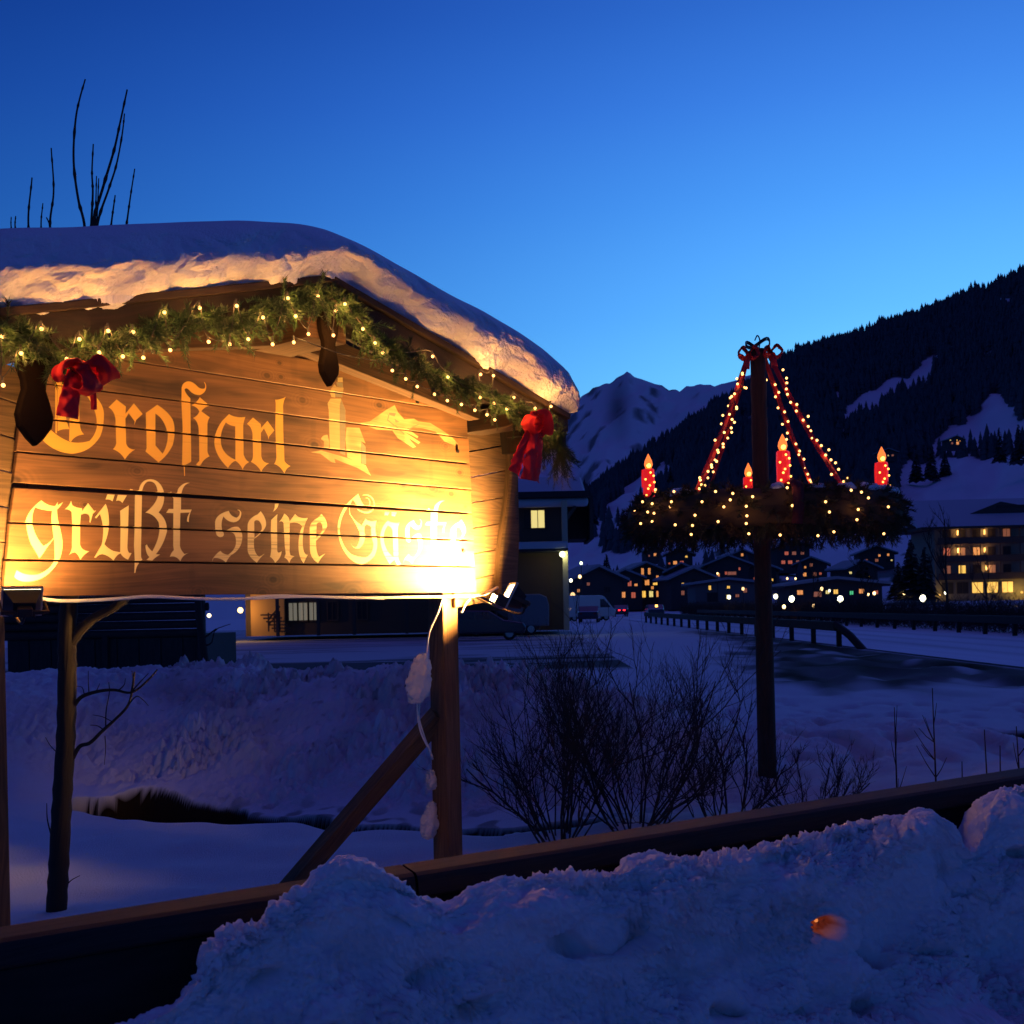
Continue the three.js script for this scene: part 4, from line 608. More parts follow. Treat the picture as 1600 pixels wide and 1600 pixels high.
{
  R = rngMake(81);
  const top = poleTop.clone().add(V(0, -.05, 0));
  for (const [dx, dz, name, n, sx, sz] of [[-.73, .8, 'front left red ribbon holding the wreath, running from pole top to the rim', 25, -.1, .05], [-.42, -.8, 'back left red ribbon holding the wreath, crossing close behind the front left one', 17, -.08, -.05], [.73, -.8, 'inner of the two red ribbons right of the pole', 22, .07, -.06], [.54, .8, 'outer of the two red ribbons right of the pole', 24, .09, .04]]) {
    const a = top.clone().add(V(sx, 0, sz)), b = WC.clone().add(V(dx, .17, dz)), g = thing('red_ribbon', name, 'ribbon', b.clone(), 0), rel = (t, o = 0) => { const p = a.clone().lerp(b, t); p.y -= .06 * Math.sin(Math.PI * t); return p.sub(b); };
    part('band', strip([rel(0), rel(.25), rel(.5), rel(.75), rel(1)], .04, .055, [V(1, .4, .3), V(.6, .5, -.6)], 60, .1, .003), M.ribbon, g);
    const side = V(b.z - a.z, 0, -(b.x - a.x)).normalize(), P = [], W = [];
    for (let i = 0; i < n; i++) { const t = mix(.13, 1, (i + rr(-.3, .3)) / (n - 1)), p = rel(t).add(b).addScaledVector(V(1, 0, 0), rr(-.055, .055)).addScaledVector(side, rr(.01, .05)).add(V(0, rr(-.02, .02), .03)); P.push(p); W.push(p.clone().add(V(0, .012, -.008))); }
    lightsOn('fairy_lights', 'fairy lights wound down the ' + name.replace(/ holding.*| crossing.*/, '').replace('inner of the two red ribbons', 'inner red ribbon').replace('outer of the two red ribbons', 'outer red ribbon'), P, b.clone(), .0112, W, 7, .008);
  }
  for (const [dx, dy, dz, label] of [[-.1, -.0, .06, 'red bow tied at the top of the pole on its left side'], [.1, .01, .06, 'red bow tied at the top of the pole on its right side']]) {
    const o = top.clone().add(V(dx, dy, dz)), g = thing('ribbon_bow', label, 'bow', o), m = Math.sign(dx);
    part('loop', strip([V(0, 0, 0), V(m * .06, .05, .04), V(m * .1, -.01, .06), V(m * .05, -.05, .04), V(0, 0, .01)], .05, .08, V(0, .4, 1), 28), M.ribbon, g);
    part('loop', strip([V(0, 0, 0), V(-m * .05, .04, .08), V(-m * .07, -.03, .1), V(-m * .02, -.05, .06), V(0, 0, .01)], .05, .07, V(.3, .3, 1), 28), M.ribbon, g);
    part('tail', strip([V(0, 0, .02), V(m * .02, -.07, .05), V(m * .03, -.15, .04)], .04, .06, V(1, 0, .2), 16), M.ribbon, g);
    part('knot', new THREE.SphereGeometry(.025, 12, 10), M.ribbon, g);
  }
  // candles standing on the wreath
  const candle = (dx, dz, label, first) => {
    const o = WC.clone().add(V(dx, .16, dz)), g = thing('electric_candle', label, 'candle', o);
    const H = .31, Rr = .056; part('candle_body', new THREE.LatheGeometry([[0, 0], [Rr, 0], [Rr, .01], [Rr * .97, .1], [Rr, .2], [Rr * .96, H - .01], [Rr * .8, H], [.012, H - .005], [0, H - .005]].map(([x, y]) => new THREE.Vector2(x, y)), 28), M.candle, g);
    for (let k = 0; k < 7; k++) { const a = k * 2.1 + dx * 5, dr = limb(curve([V(Math.cos(a) * Rr, H - .005, Math.sin(a) * Rr), V(Math.cos(a) * Rr * 1.06, H - .07, Math.sin(a) * Rr * 1.06), V(Math.cos(a) * Rr, H - .12 - .1 * (k % 3) / 2, Math.sin(a) * Rr)], 8), .008, .011, 6); part('wax_drip', dr, M.candle, g); }
    const fl = part('flame', new THREE.LatheGeometry([[0, 0], [.028, .012], [.04, .045], [.034, .08], [.018, .115], [.004, .145], [0, .15]].map(([x, y]) => new THREE.Vector2(x, y)), 20).translate(0, H - .005, 0), M.flame, g);
    part('bulb', new THREE.SphereGeometry(.021, 14, 10).translate(0, H + .03, .028), M.candleBulb, g);
    for (let k = 0; k < 9; k++) { const a = k * 2.4 + 1.2, y = .03 + k * .03; part('bulb', new THREE.SphereGeometry(.0095, 8, 6).translate(Math.cos(a) * Rr * 1.06 * .75 + .01, y, Math.abs(Math.sin(a)) * Rr * .5 + Rr * .75), M.candleBulb, g); }
    part('collar', new THREE.TorusGeometry(.065, .022, 8, 24).rotateX(Math.PI / 2).translate(0, .012, 0), M.ribbon, g);
    const l = new THREE.PointLight(C(1, .33, .06), .05); l.position.set(0, H + .05, 0); l.castShadow = true; g.add(l);
  };
  candle(-1.04, -.12, 'red electric candle at the left end of the wreath'); candle(-.04, 1.05, 'red electric candle nearest the viewer, just right of the pole, standing highest'); candle(.08, -1.05, 'red electric candle on the far side of the wreath, half hidden by the pole'); candle(1.1, .05, 'red electric candle at the right end of the wreath');
  // light net in the wreath
  const P = []; for (const [x, y] of [[1024, 765], [1004, 784], [1019, 787], [1001, 818], [1022, 802], [1019, 815], [1049, 784], [1047, 792], [1055, 820], [1086, 805], [1082, 821], [1080, 835], [1131, 792], [1141, 781], [1122, 815], [1166, 791], [1167, 806], [1166, 818], [1170, 834], [1118, 768], [1097, 784], [1145, 771], [1176, 776], [1296, 800], [1290, 784], [1278, 837], [1303, 831], [1341, 796], [1339, 812], [1381, 834], [1388, 792], [1357, 778], [1219, 836], [1238, 790], [1053, 768], [1012, 800], [992, 798], [1230, 762], [1330, 766], [1346, 769]]) {
    let d = PD; for (let k = 0; k < 8; k++) { const u = clamp((at(x, y, d).x - WC.x) / (RW + .2), -.99, .99); d = mix(d, -(WC.z + Math.sqrt(1 - u * u) * (RW + .23)), .7); } P.push(at(x, y, d));
  }
  lightsOn('fairy_lights', 'fairy lights scattered through the fir branches of the wreath', P, WC.clone(), .011, null, 5, .01);
}
// ---------------------------------------------------------------- mountains
const skyline = (pts, x) => lerpTable(pts, x)[0];
const dirOf = (px, py) => { const p = at(px, py, 1); return [p.x, p.y - EYE]; };     // tangent to the right, tangent of the rise
const HR = [[-900, 830], [300, 800], [800, 790], [925, 768], [960, 741], [1000, 715], [1040, 690], [1080, 662], [1120, 636], [1160, 612], [1190, 590], [1220, 570], [1260, 546], [1300, 536], [1340, 524], [1400, 501], [1450, 486], [1500, 466], [1540, 454], [1600, 426], [1800, 380], [2400, 330]].map(([x, y]) => dirOf(x, y));
const DF = 230, hillD = (t) => 1500 + 300 * n2(t * 2, 5), riseAt = (t) => skyline(HR, t);
const meadows = [[[1062, 722], [1035, 722], [1000, 738], [965, 770], [945, 800], [950, 815], [985, 800], [1010, 775], [1030, 755]], [[1700, 695], [1540, 705], [1470, 712], [1420, 715], [1395, 745], [1400, 790], [1430, 830], [1700, 830]], [[1700, 640], [1585, 650], [1560, 610], [1530, 640], [1480, 660], [1425, 700], [1460, 706], [1520, 690], [1700, 690]], [[1506, 530], [1470, 550], [1420, 580], [1375, 600], [1335, 630], [1300, 660], [1290, 675], [1330, 662], [1400, 612], [1460, 576]], [[1000, 840], [1100, 815], [1420, 815], [1440, 850], [1300, 862], [1120, 858]], [[925, 815], [985, 810], [992, 852], [935, 852]], [[893, 850], [942, 846], [944, 886], [898, 890]], [[1590, 460], [1565, 470], [1545, 480], [1560, 482]], [[1320, 615], [1300, 622], [1290, 630], [1310, 628]]].map((P) => P.map(([x, y]) => dirOf(x, y)));
const insideOf = (P, x, y) => { let c = false; for (let i = 0, j = P.length - 1; i < P.length; j = i++) if ((P[i][1] > y) !== (P[j][1] > y) && x < (P[j][0] - P[i][0]) * (y - P[i][1]) / (P[j][1] - P[i][1]) + P[i][0]) c = !c; return c; };
// a point of the hillside: t across the valley, s 0 at its foot, 1 on the ridge
function hill(t, s) {
  const tr = riseAt(t), k = s <= 1 ? s : 1 - (s - 1) * 1.4, D = DF + (hillD(t) - DF) * Math.pow(s, 1.25), e = tr * k;
  const rough = Math.sin(Math.PI * clamp(s)) * .006 * n3(t * 12, s * 5, 2) + .003 * n3(t * 40, s * 14, 3) * clamp(s * 3);
  return [t * D, Math.max(-2, (e + rough * (s < 1 ? 1 : 0)) * D * (s > 0 ? 1 : 0) - 2 + 2 * clamp(s * 8)), D];
}
const openAt = (t, s) => {             // 1 = snow meadow, 0 = wood
  const e = s * riseAt(t), w = n3(t * 60, s * 24, 5) * .0035, w2 = n3(t * 60, s * 24, 8) * .0035; if (meadows.some((P) => insideOf(P, t + w, e + w2))) return 1;
  return e < .07 && n3(t * 9, e * 40, 12) > -.35 ? .95 : (n3(t * 30, e * 60, 7) > .72 ? .5 : 0);
};
{
  const NT = 460, NS = 230, tOf = (i) => mix(-.55, .95, i / (NT - 1)), sOf = (j) => 1.5 * j / (NS - 1);
  const g = grid(NT, NS, (i, j) => { const p = hill(tOf(i), sOf(j)); return [p[0], p[1], -p[2]]; }, (i, j) => { const o = openAt(tOf(i), sOf(j)), q = .5 + .5 * n3(tOf(i) * 80, sOf(j) * 40, 1); return [mix(.05 + .03 * q, .74, o), mix(.06 + .03 * q, .77, o), mix(.07 + .03 * q, .82, o)]; });
  struct('hill', g, M.vc);
  // the wood on it
  R = rngMake(202);
  const cone = merge([[0, 1.6, 0.30, .62], [.34, .72, .24, .5], [.62, .4, .17, .4]].map(([y, , r, h]) => new THREE.ConeGeometry(r, h, 7, 1).translate(0, y + h / 2, 0))).toNonIndexed(); cone.computeVertexNormals();
  const list = []; for (let k = 0; k < 90000 && list.length < 42000; k++) { const t = rr(-.12, .5), s = Math.pow(R(), .62) * 1.03; if (openAt(t, s) > .3) continue; const p = hill(t, s); const low = sst(.12, .45, s); if (R() > mix(.1, 1, low)) continue; if (openAt(t, s + .05) > .5 && R() < .8) continue; list.push([p, rr(5, 9) + rr(2, 9) * low * (R() < .15 ? 1.25 : .85)]); }
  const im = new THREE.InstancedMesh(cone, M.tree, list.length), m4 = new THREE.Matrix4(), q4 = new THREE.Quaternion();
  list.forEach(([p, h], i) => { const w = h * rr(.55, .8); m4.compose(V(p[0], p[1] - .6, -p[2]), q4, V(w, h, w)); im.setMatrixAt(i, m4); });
  im.name = 'forest'; im.castShadow = im.receiveShadow = true; scene.add(im); im.userData.kind = 'stuff'; tag(im, 'dark conifer forest covering the hillside on the right', 'forest');
}
{
  const PK = [[-2000, 730], [300, 700], [700, 690], [850, 662], [885, 640], [905, 622], [940, 601], [965, 590], [980, 584], [1000, 591], [1025, 600], [1060, 609], [1090, 601], [1130, 599], [1165, 590], [1230, 585], [1300, 600], [1500, 620], [2600, 700]].map(([x, y]) => dirOf(x, y)), DR = 6500, DN = 3600;
  const f = (t, s) => { const D = mix(DN, DR, s), tr = skyline(PK, t) , k = s <= 1 ? Math.pow(s, 1.3) : 1 - (s - 1) * 1.2, ridge = 1 - Math.abs(n3(t * 14, s * 3.2, 4)), r2 = 1 - Math.abs(n3(t * 34, s * 9, 6)); return [t * D, (tr * k + Math.sin(Math.PI * clamp(s)) * (.022 * (ridge - .6) + .009 * (r2 - .6)) + .0025 * n3(t * 90, s * 30, 2) * clamp(s)) * D, -D]; };
  const NT = 420, NS = 190; struct('mountain', grid(NT, NS, (i, j) => f(mix(-.5, .7, i / (NT - 1)), 1.5 * j / (NS - 1)), (i, j) => {
    const t = mix(-.5, .7, i / (NT - 1)), s = 1.5 * j / (NS - 1), a = f(t - .004, s), b = f(t + .004, s), slope = Math.abs(b[1] - a[1]) / (.008 * 6000), px = (t * F + CX);
    const rock = Math.max(sst(.62, .95, slope + .35 * n3(t * 40, s * 14, 9)), .9 * sst(.55, .8, n3(t * 26, s * 9, 20) + .2 * n3(t * 90, s * 30, 3)), .92 * Math.exp(-((px - 972) ** 2 / 260 + (s - .9) ** 2 / .006))), wood_ = sst(.62, .42, s + .12 * n3(t * 22, s * 6, 30)), k = Math.max(rock * .8, wood_ * .95);
    return [mix(.8, .05, k), mix(.82, .05, k), mix(.86, .055, k)];
  }), M.vc);
}
// single conifers on the meadows and by the hotel
function spruceGeo(seed, dense = 1) {
  R = rngMake(seed); const out = [];
  for (let k = 0; k < 150 * dense; k++) { const y = Math.pow(R(), 1.15) * .93, r = (1 - y) * .23 * rr(.75, 1.1) + .012, a = R() * Math.PI * 2, c = V(0, y + .06, 0), e = V(Math.cos(a) * r, y + .02 - r * .3, Math.sin(a) * r); const side = V(-Math.sin(a), 0, Math.cos(a)).multiplyScalar(r * .36 + .008); const m = c.clone().lerp(e, .55).add(V(0, .02, 0)); out.push(c.x, c.y, c.z, m.x + side.x, m.y, m.z + side.z, e.x, e.y, e.z, c.x, c.y, c.z, e.x, e.y, e.z, m.x - side.x, m.y, m.z - side.z); }
  return geom(out, null);
}
const crownA = spruceGeo(5), trunkA = new THREE.CylinderGeometry(.012, .026, .95, 7).translate(0, .45, 0);
function spruce(label, px, basePy, d, hpx, wide = 1, group) {
  const o = at(px, basePy, d), h = hpx / F * d, g = thing('spruce_tree', label, 'tree', o, px * .7, group); g.scale.set(h * wide, h, h * wide);
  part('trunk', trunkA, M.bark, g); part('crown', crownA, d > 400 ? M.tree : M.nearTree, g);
}
for (const [px, py, d, h, w, l] of [[1425, 936, 150, 95, 1.5, 'dark spruce left of the lit hotel, the tallest of that clump'], [1404, 937, 155, 60, 1.6, 'lower dark spruce at the left edge of the clump beside the hotel'], [1446, 937, 148, 84, 1.3, 'dark spruce standing closest to the hotel wall'], [1562, 722, 620, 55, 1.1, 'dark spruce on the snowy meadow at the right, left of a pair'], [1592, 724, 610, 62, 1.2, 'dark spruce on the snowy meadow nearest the right edge of the picture'], [1432, 752, 700, 50, 1.3, 'dark spruce on the meadow edge, left one of the middle group'], [1455, 750, 690, 58, 1.2, 'dark spruce on the meadow edge, middle one of the middle group'], [1477, 748, 700, 46, 1.4, 'dark spruce on the meadow edge, right one of the middle group'], [1020, 760, 900, 34, 1.2, 'small spruce on the left snow slope, above the wreath edge'], [1048, 758, 900, 30, 1.2, 'small spruce on the left snow slope, right of another'], [1348, 938, 190, 70, 1.9, 'dark round tree behind the street lamps, left of the hotel clump'], [948, 905, 320, 40, 1.5, 'dark spruce beside the bright village inn, on its left'], [1190, 900, 300, 40, 1.6, 'dark spruce behind the wreath pole, low in the village'], [925, 820, 500, 46, 1.3, 'dark spruce right of the chalet roof end']]) spruce(l, px, py, d, h, w);

// ---------------------------------------------------------------- buildings
const litWarm = glow(1, .36, .07, .8), litYellow = glow(1, .8, .25, .85), litWhite = glow(1, .9, .6, 1.4), litRed = glow(1, .2, .05, .4), litPale = glow(.8, .72, .45, .16), dimWarm = glow(1, .3, .06, .2), litGold = glow(1, .55, .08, 1.1);
function win(g, x, y, z, w, h, mat) { const f = part('window', merge([box(w + .16, .08, .1, x, y + h / 2 + .04, z), box(w + .16, .08, .1, x, y - h / 2 - .04, z), box(.08, h, .1, x - w / 2 - .04, y, z), box(.08, h, .1, x + w / 2 + .04, y, z), box(.04, h, .05, x, y, z + .01)]), M.farWood, g); part('pane', new THREE.BoxGeometry(w, h, .03).translate(x, y, z - .01), mat, f); return f; }
function gabled(w, h, dep, pitch, over) {      // roof shell (ridge along z, which faces the viewer) with snow as a second mesh
  const rise = w / 2 * pitch, W = w / 2 + over, y0 = -over * pitch;
  const mk = (t, e) => { const s = new THREE.Shape(); [[-W - e, y0], [0, rise], [W + e, y0], [W + e, y0 + t], [0, rise + t], [-W - e, y0 + t]].forEach(([x, y], i) => i ? s.lineTo(x, y) : s.moveTo(x, y)); return new THREE.ExtrudeGeometry(s, { depth: dep + 2 * over, bevelEnabled: true, bevelThickness: .06, bevelSize: .05, bevelSegments: 2 }).translate(0, h, -dep - over); };
  return [mk(.22, 0), mk(.3, .0).translate(0, .24, .05)];
}
function house(label, px, py, d, w, h, dep, turn, wallMat, pitch, wins, cat = 'house') {
  const o = at(px, py, d), g = thing('village_house', label, cat, o, turn);
  const s = new THREE.Shape(); [[-w / 2, -2], [w / 2, -2], [w / 2, h], [0, h + w / 2 * pitch], [-w / 2, h]].forEach(([x, y], i) => i ? s.lineTo(x, y) : s.moveTo(x, y));
  part('wall', new THREE.ExtrudeGeometry(s, { depth: dep, bevelEnabled: false }).translate(0, 0, -dep), wallMat, g);
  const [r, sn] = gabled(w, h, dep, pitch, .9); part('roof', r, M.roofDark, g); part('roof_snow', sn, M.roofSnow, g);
  R = rngMake(Math.round(px * 7 + py)); const more = [];
  for (let k = 0; k < 9 && more.length < 4; k++) { const x = rr(-w / 2 + .7, w / 2 - .7), y = R() < .6 ? rr(.8, 1.4) : rr(2.2, 3); if (y < h - .3 && ![...wins, ...more].some((q) => Math.abs(q[0] - x) < 1.15 && Math.abs(q[1] - y) < 1.3)) more.push([x, y, rr(.35, .6), rr(.4, .7), [litWarm, litGold, litRed, dimWarm, litYellow][Math.floor(R() * 5)]]); }
  for (const [x, y, ww, hh, m] of [...wins, ...more]) win(g, x, y, .04, ww, hh, m);
  return g;
}
house('village inn with many bright windows at the end of the street', 1010, 936, 250, 9.5, 5.2, 12, .12, M.darkWall, .42, [[-4.3, 2.3, .5, .6, litWarm], [-2.6, 2.3, .5, .6, litRed], [-.6, 4.6, .5, .6, litGold], [1.3, 2.3, .5, .6, litWarm], [3.1, 2.3, .5, .6, litGold], [-2.6, 4.5, .5, .6, litWarm], [2.4, 4.5, .5, .6, litWarm], [-3.6, 1, .9, 1.2, litWarm], [-2.2, 1, .8, 1.2, litWhite], [-.6, 1, .9, 1.3, litGold], [1, 1, .8, 1.2, litYellow], [2.6, 1, 1, 1.2, litWarm], [-3.4, 3.4, .9, 1.1, litWarm], [-1.6, 3.4, .9, 1.1, litRed], [.2, 3.4, .9, 1.1, litWarm], [1.9, 3.4, .9, 1.1, litGold], [3.5, 3.4, .8, 1.1, litRed], [-.7, 5.7, .5, 1.3, litWarm], [.7, 5.7, .5, 1.3, litWarm]], 'inn');
house('brown house with orange windows left of the bright inn', 978, 938, 240, 6.5, 4.4, 9, -.1, M.darkWall, .42, [[-2, 1, .8, 1.1, litWhite], [-.5, 1.1, .8, 1.1, litWarm], [1.5, 1, .8, 1.1, litRed], [-1.2, 3.3, .7, 1, litWarm], [.8, 3.3, .7, 1, litRed]]);
house('chalet with two rows of reddish windows on the slope right of the pole', 1240, 884, 330, 9.5, 5, 10, .2, M.darkWall, .4, [[-3, 1, 1.1, .9, litRed], [-1, 1, 1.2, .9, litRed], [1.2, 1, .9, .9, dimWarm], [-2, 3.4, 1.1, .9, litRed], [.2, 3.4, 1.2, .9, dimWarm], [2.6, 3.4, 1, .8, dimWarm]]);
house('house with one long dim window left of the pole, behind the street', 1138, 905, 270, 9, 3.2, 9, -.1, M.darkWall, .4, [[.8, 1.3, 1.9, .7, dimWarm], [-2.2, 1, .6, .7, litWarm]]);
house('pale flat fronted hall with dark openings left of the pole', 1137, 944, 200, 10.5, 3.2, 9, 0, M.plasterDim, .12, [[2.9, 2.2, .6, .7, dimWarm], [-2.5, 1.2, 1.6, 1.4, M.roofDark]], 'hall');
house('small house high on the slope with two lit windows right of the wreath', 1424, 842, 480, 8, 3.4, 8, .1, M.darkWall, .42, [[-1.4, 1.3, 1, 1, litRed], [1.6, 1.3, 1, 1, litRed]]);
house('mountain farmhouse with one orange window on the upper meadow', 1494, 696, 640, 8, 3.2, 8, .1, M.darkWall, .4, [[.8, 1.2, 1.3, 1.5, litWarm], [-2.2, 1.2, 1, 1, dimWarm]]);
house('farmhouse with dim windows at the left end of the upper meadow', 1388, 715, 680, 10, 3, 8, 0, M.darkWall, .35, [[-2.6, 1.2, 1.2, 1, dimWarm], [2.4, 1.2, 1.2, 1, dimWarm]]);
house('low snow roofed house beside the van at the start of the street', 934, 935, 185, 8, 2.8, 8, .3, M.darkWall, .45, [[1.6, 1.3, .8, .8, M.roofDark]]);
house('house with orange windows above the inn, on its right', 1062, 886, 330, 7, 3.4, 8, -.1, M.darkWall, .42, [[-1.2, 1.2, 1, .9, litWarm], [.6, 1.2, 1, .9, litRed]]);
house('snow covered house in the village right of the inn, nearly dark', 1083, 936, 230, 8.5, 3.8, 9, .15, M.darkWall, .42, [[-2, 1.2, .6, .8, dimWarm], [1.6, 1.2, .6, .8, M.roofDark], [.2, 3.4, .6, .7, M.roofDark]]);
house('low shop with coloured lights behind the street lamps right of the pole', 1306, 938, 170, 13, 2.0, 8, 0, M.darkWall, .12, [[-5, 1.2, .8, .6, litWarm], [-2.5, .9, 1.2, .7, dimWarm], [0, 1.2, .6, .6, litGold], [2.2, 1, .5, .5, glow(.1, .8, .3, .7)], [3.6, 1.2, .7, .6, litWarm], [5.6, 1, .6, .5, litRed]], 'shop');
house('dim chalet with two orange windows just above the wreath pole lamps', 1268, 905, 300, 7.5, 3.6, 8, -.25, M.darkWall, .42, [[-1.6, 1.2, .8, .9, litWarm], [.8, 1.2, .8, .9, dimWarm], [0, 3.5, .7, .8, dimWarm]]);
house('small house with a single orange window under the middle of the wreath', 1100, 912, 310, 6, 3, 7, .3, M.darkWall, .45, [[-.8, 1.2, .8, .8, litWarm], [1.4, 1.2, .7, .8, M.roofDark]]);
house('house with a bright gable window between the pole and the inn', 1160, 888, 360, 8, 3.6, 8, .15, M.darkWall, .42, [[0, 4, .7, .8, litWarm], [-2, 1.3, .9, .9, dimWarm], [2, 1.3, .9, .9, litRed]]);
house('broad farmhouse with three dim windows on the slope under the right candle', 1370, 882, 350, 10, 3.2, 9, -.12, M.darkWall, .38, [[-3, 1.2, .9, .8, dimWarm], [0, 1.2, .9, .8, dimWarm], [3, 1.2, .9, .8, M.roofDark]]);
house('tiny hut with a glowing window above the bright inn', 1022, 872, 420, 5, 2.6, 6, .2, M.darkWall, .45, [[.4, 1.2, 1, .9, litWarm]]);
house('house with two reddish windows behind the low hall', 1190, 912, 290, 7, 3.4, 8, -.3, M.darkWall, .42, [[-1.4, 1.2, .8, .8, litRed], [1.2, 1.2, .8, .8, litRed]]);
house('house with warm windows right of the low shop', 1348, 912, 260, 7, 3.2, 8, .2, M.darkWall, .42, [[-1.5, 1.2, .8, .9, litWarm], [1.3, 1.2, .7, .8, litGold]]);
house('narrow tall house with lit stair windows right of the street', 1066, 938, 235, 5.5, 5.5, 8, -.15, M.darkWall, .5, [[-1, 1.2, .6, .9, litYellow], [1, 1.2, .6, .9, litWarm], [0, 3.6, .6, .9, litWarm]]);
{   // hotel at the right edge
  const d = 195, o = at(1462, 940, d), g = thing('hotel', 'four storey hotel with lit balconies under a wide snow roof at the right edge', 'hotel', o, -.06), W = 20, k = d / F;
  part('wall', box(W, 11.6, 14, W / 2, 5.8, -7), M.plaster, g);
  const s = new THREE.Shape(); [[-1.8, 11.4], [W * .62, 16.4], [W + 3, 13.6], [W + 3, 14], [W * .62, 16.9], [-1.8, 11.9]].forEach(([x, y], i) => i ? s.lineTo(x, y) : s.moveTo(x, y));
  part('gable', new THREE.ExtrudeGeometry(new THREE.Shape([[0, 11.5], [W * .62, 16.2], [W, 14.6], [W, 11.5]].map((p) => new THREE.Vector2(...p))), { depth: .5, bevelEnabled: false }).translate(0, 0, -6), M.darkWall, g);
  part('roof', box(W + 5, .35, 16, W / 2, 11.7, -6.2), M.roofDark, g);
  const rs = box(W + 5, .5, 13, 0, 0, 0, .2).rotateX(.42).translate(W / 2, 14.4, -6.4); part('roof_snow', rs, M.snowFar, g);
  part('dormer', box(6, .5, .5, 12.5, 14.9, .5), M.roofDark, g);
  R = rngMake(77);
  for (let f = 0; f < 4; f++) {
    const y = .6 + f * 2.85;
    if (f) { const b = part('balcony', [box(13.4, .16, 1.3, 6.9, y, .65), box(13.4, .95, .08, 6.9, y + .5, 1.28)], M.farWood, g); for (let i = 0; i < 5; i++) part('post', box(.14, 2.7, .14, .6 + i * 3.1, y + 1.4, 1.2), M.farWood, b); }
    const lit = [[0, 0, litGold, litGold, litGold], [dimWarm, litGold, 0, dimWarm, 0], [litRed, dimWarm, litWarm, 0, 0], [0, 0, 0, 0, dimWarm]][f];
    for (let i = 0; i < 5; i++) win(g, 1.9 + i * 2.35, y + 1.5, .04, f ? 1.1 : 1.7, f ? 1.5 : 1.7, lit[i] || M.roofDark);
    win(g, 16.6, y + 1.5, .04, .9, 1.2, f > 1 ? dimWarm : f ? M.roofDark : litGold);
    if (f) for (const i of f === 1 ? [8] : [3.6, 7.8]) { const l = part('wall_lamp', box(.22, .8, .2, i, y + 1.8, .2, .05), glow(1, .5, .1, 1.9), g); const pl = new THREE.PointLight(C(1, .5, .15), 3.0); pl.position.set(i, y + 1.8, .55); pl.castShadow = true; g.add(pl); }
  }
  const pl = new THREE.PointLight(C(1, .62, .1), 16); pl.position.set(12.9, 1.2, 1.8); pl.castShadow = true; g.add(pl); part('ground_lamp', new THREE.SphereGeometry(.2, 12, 8).translate(12.9, 1.2, 1.8), litGold, g);
  const p2 = new THREE.PointLight(C(1, .62, .1), 5); p2.position.set(.2, 1, 1.5); p2.castShadow = true; g.add(p2); part('ground_lamp', new THREE.SphereGeometry(.2, 12, 8).translate(.2, 1, 1.5), litGold, g);
}
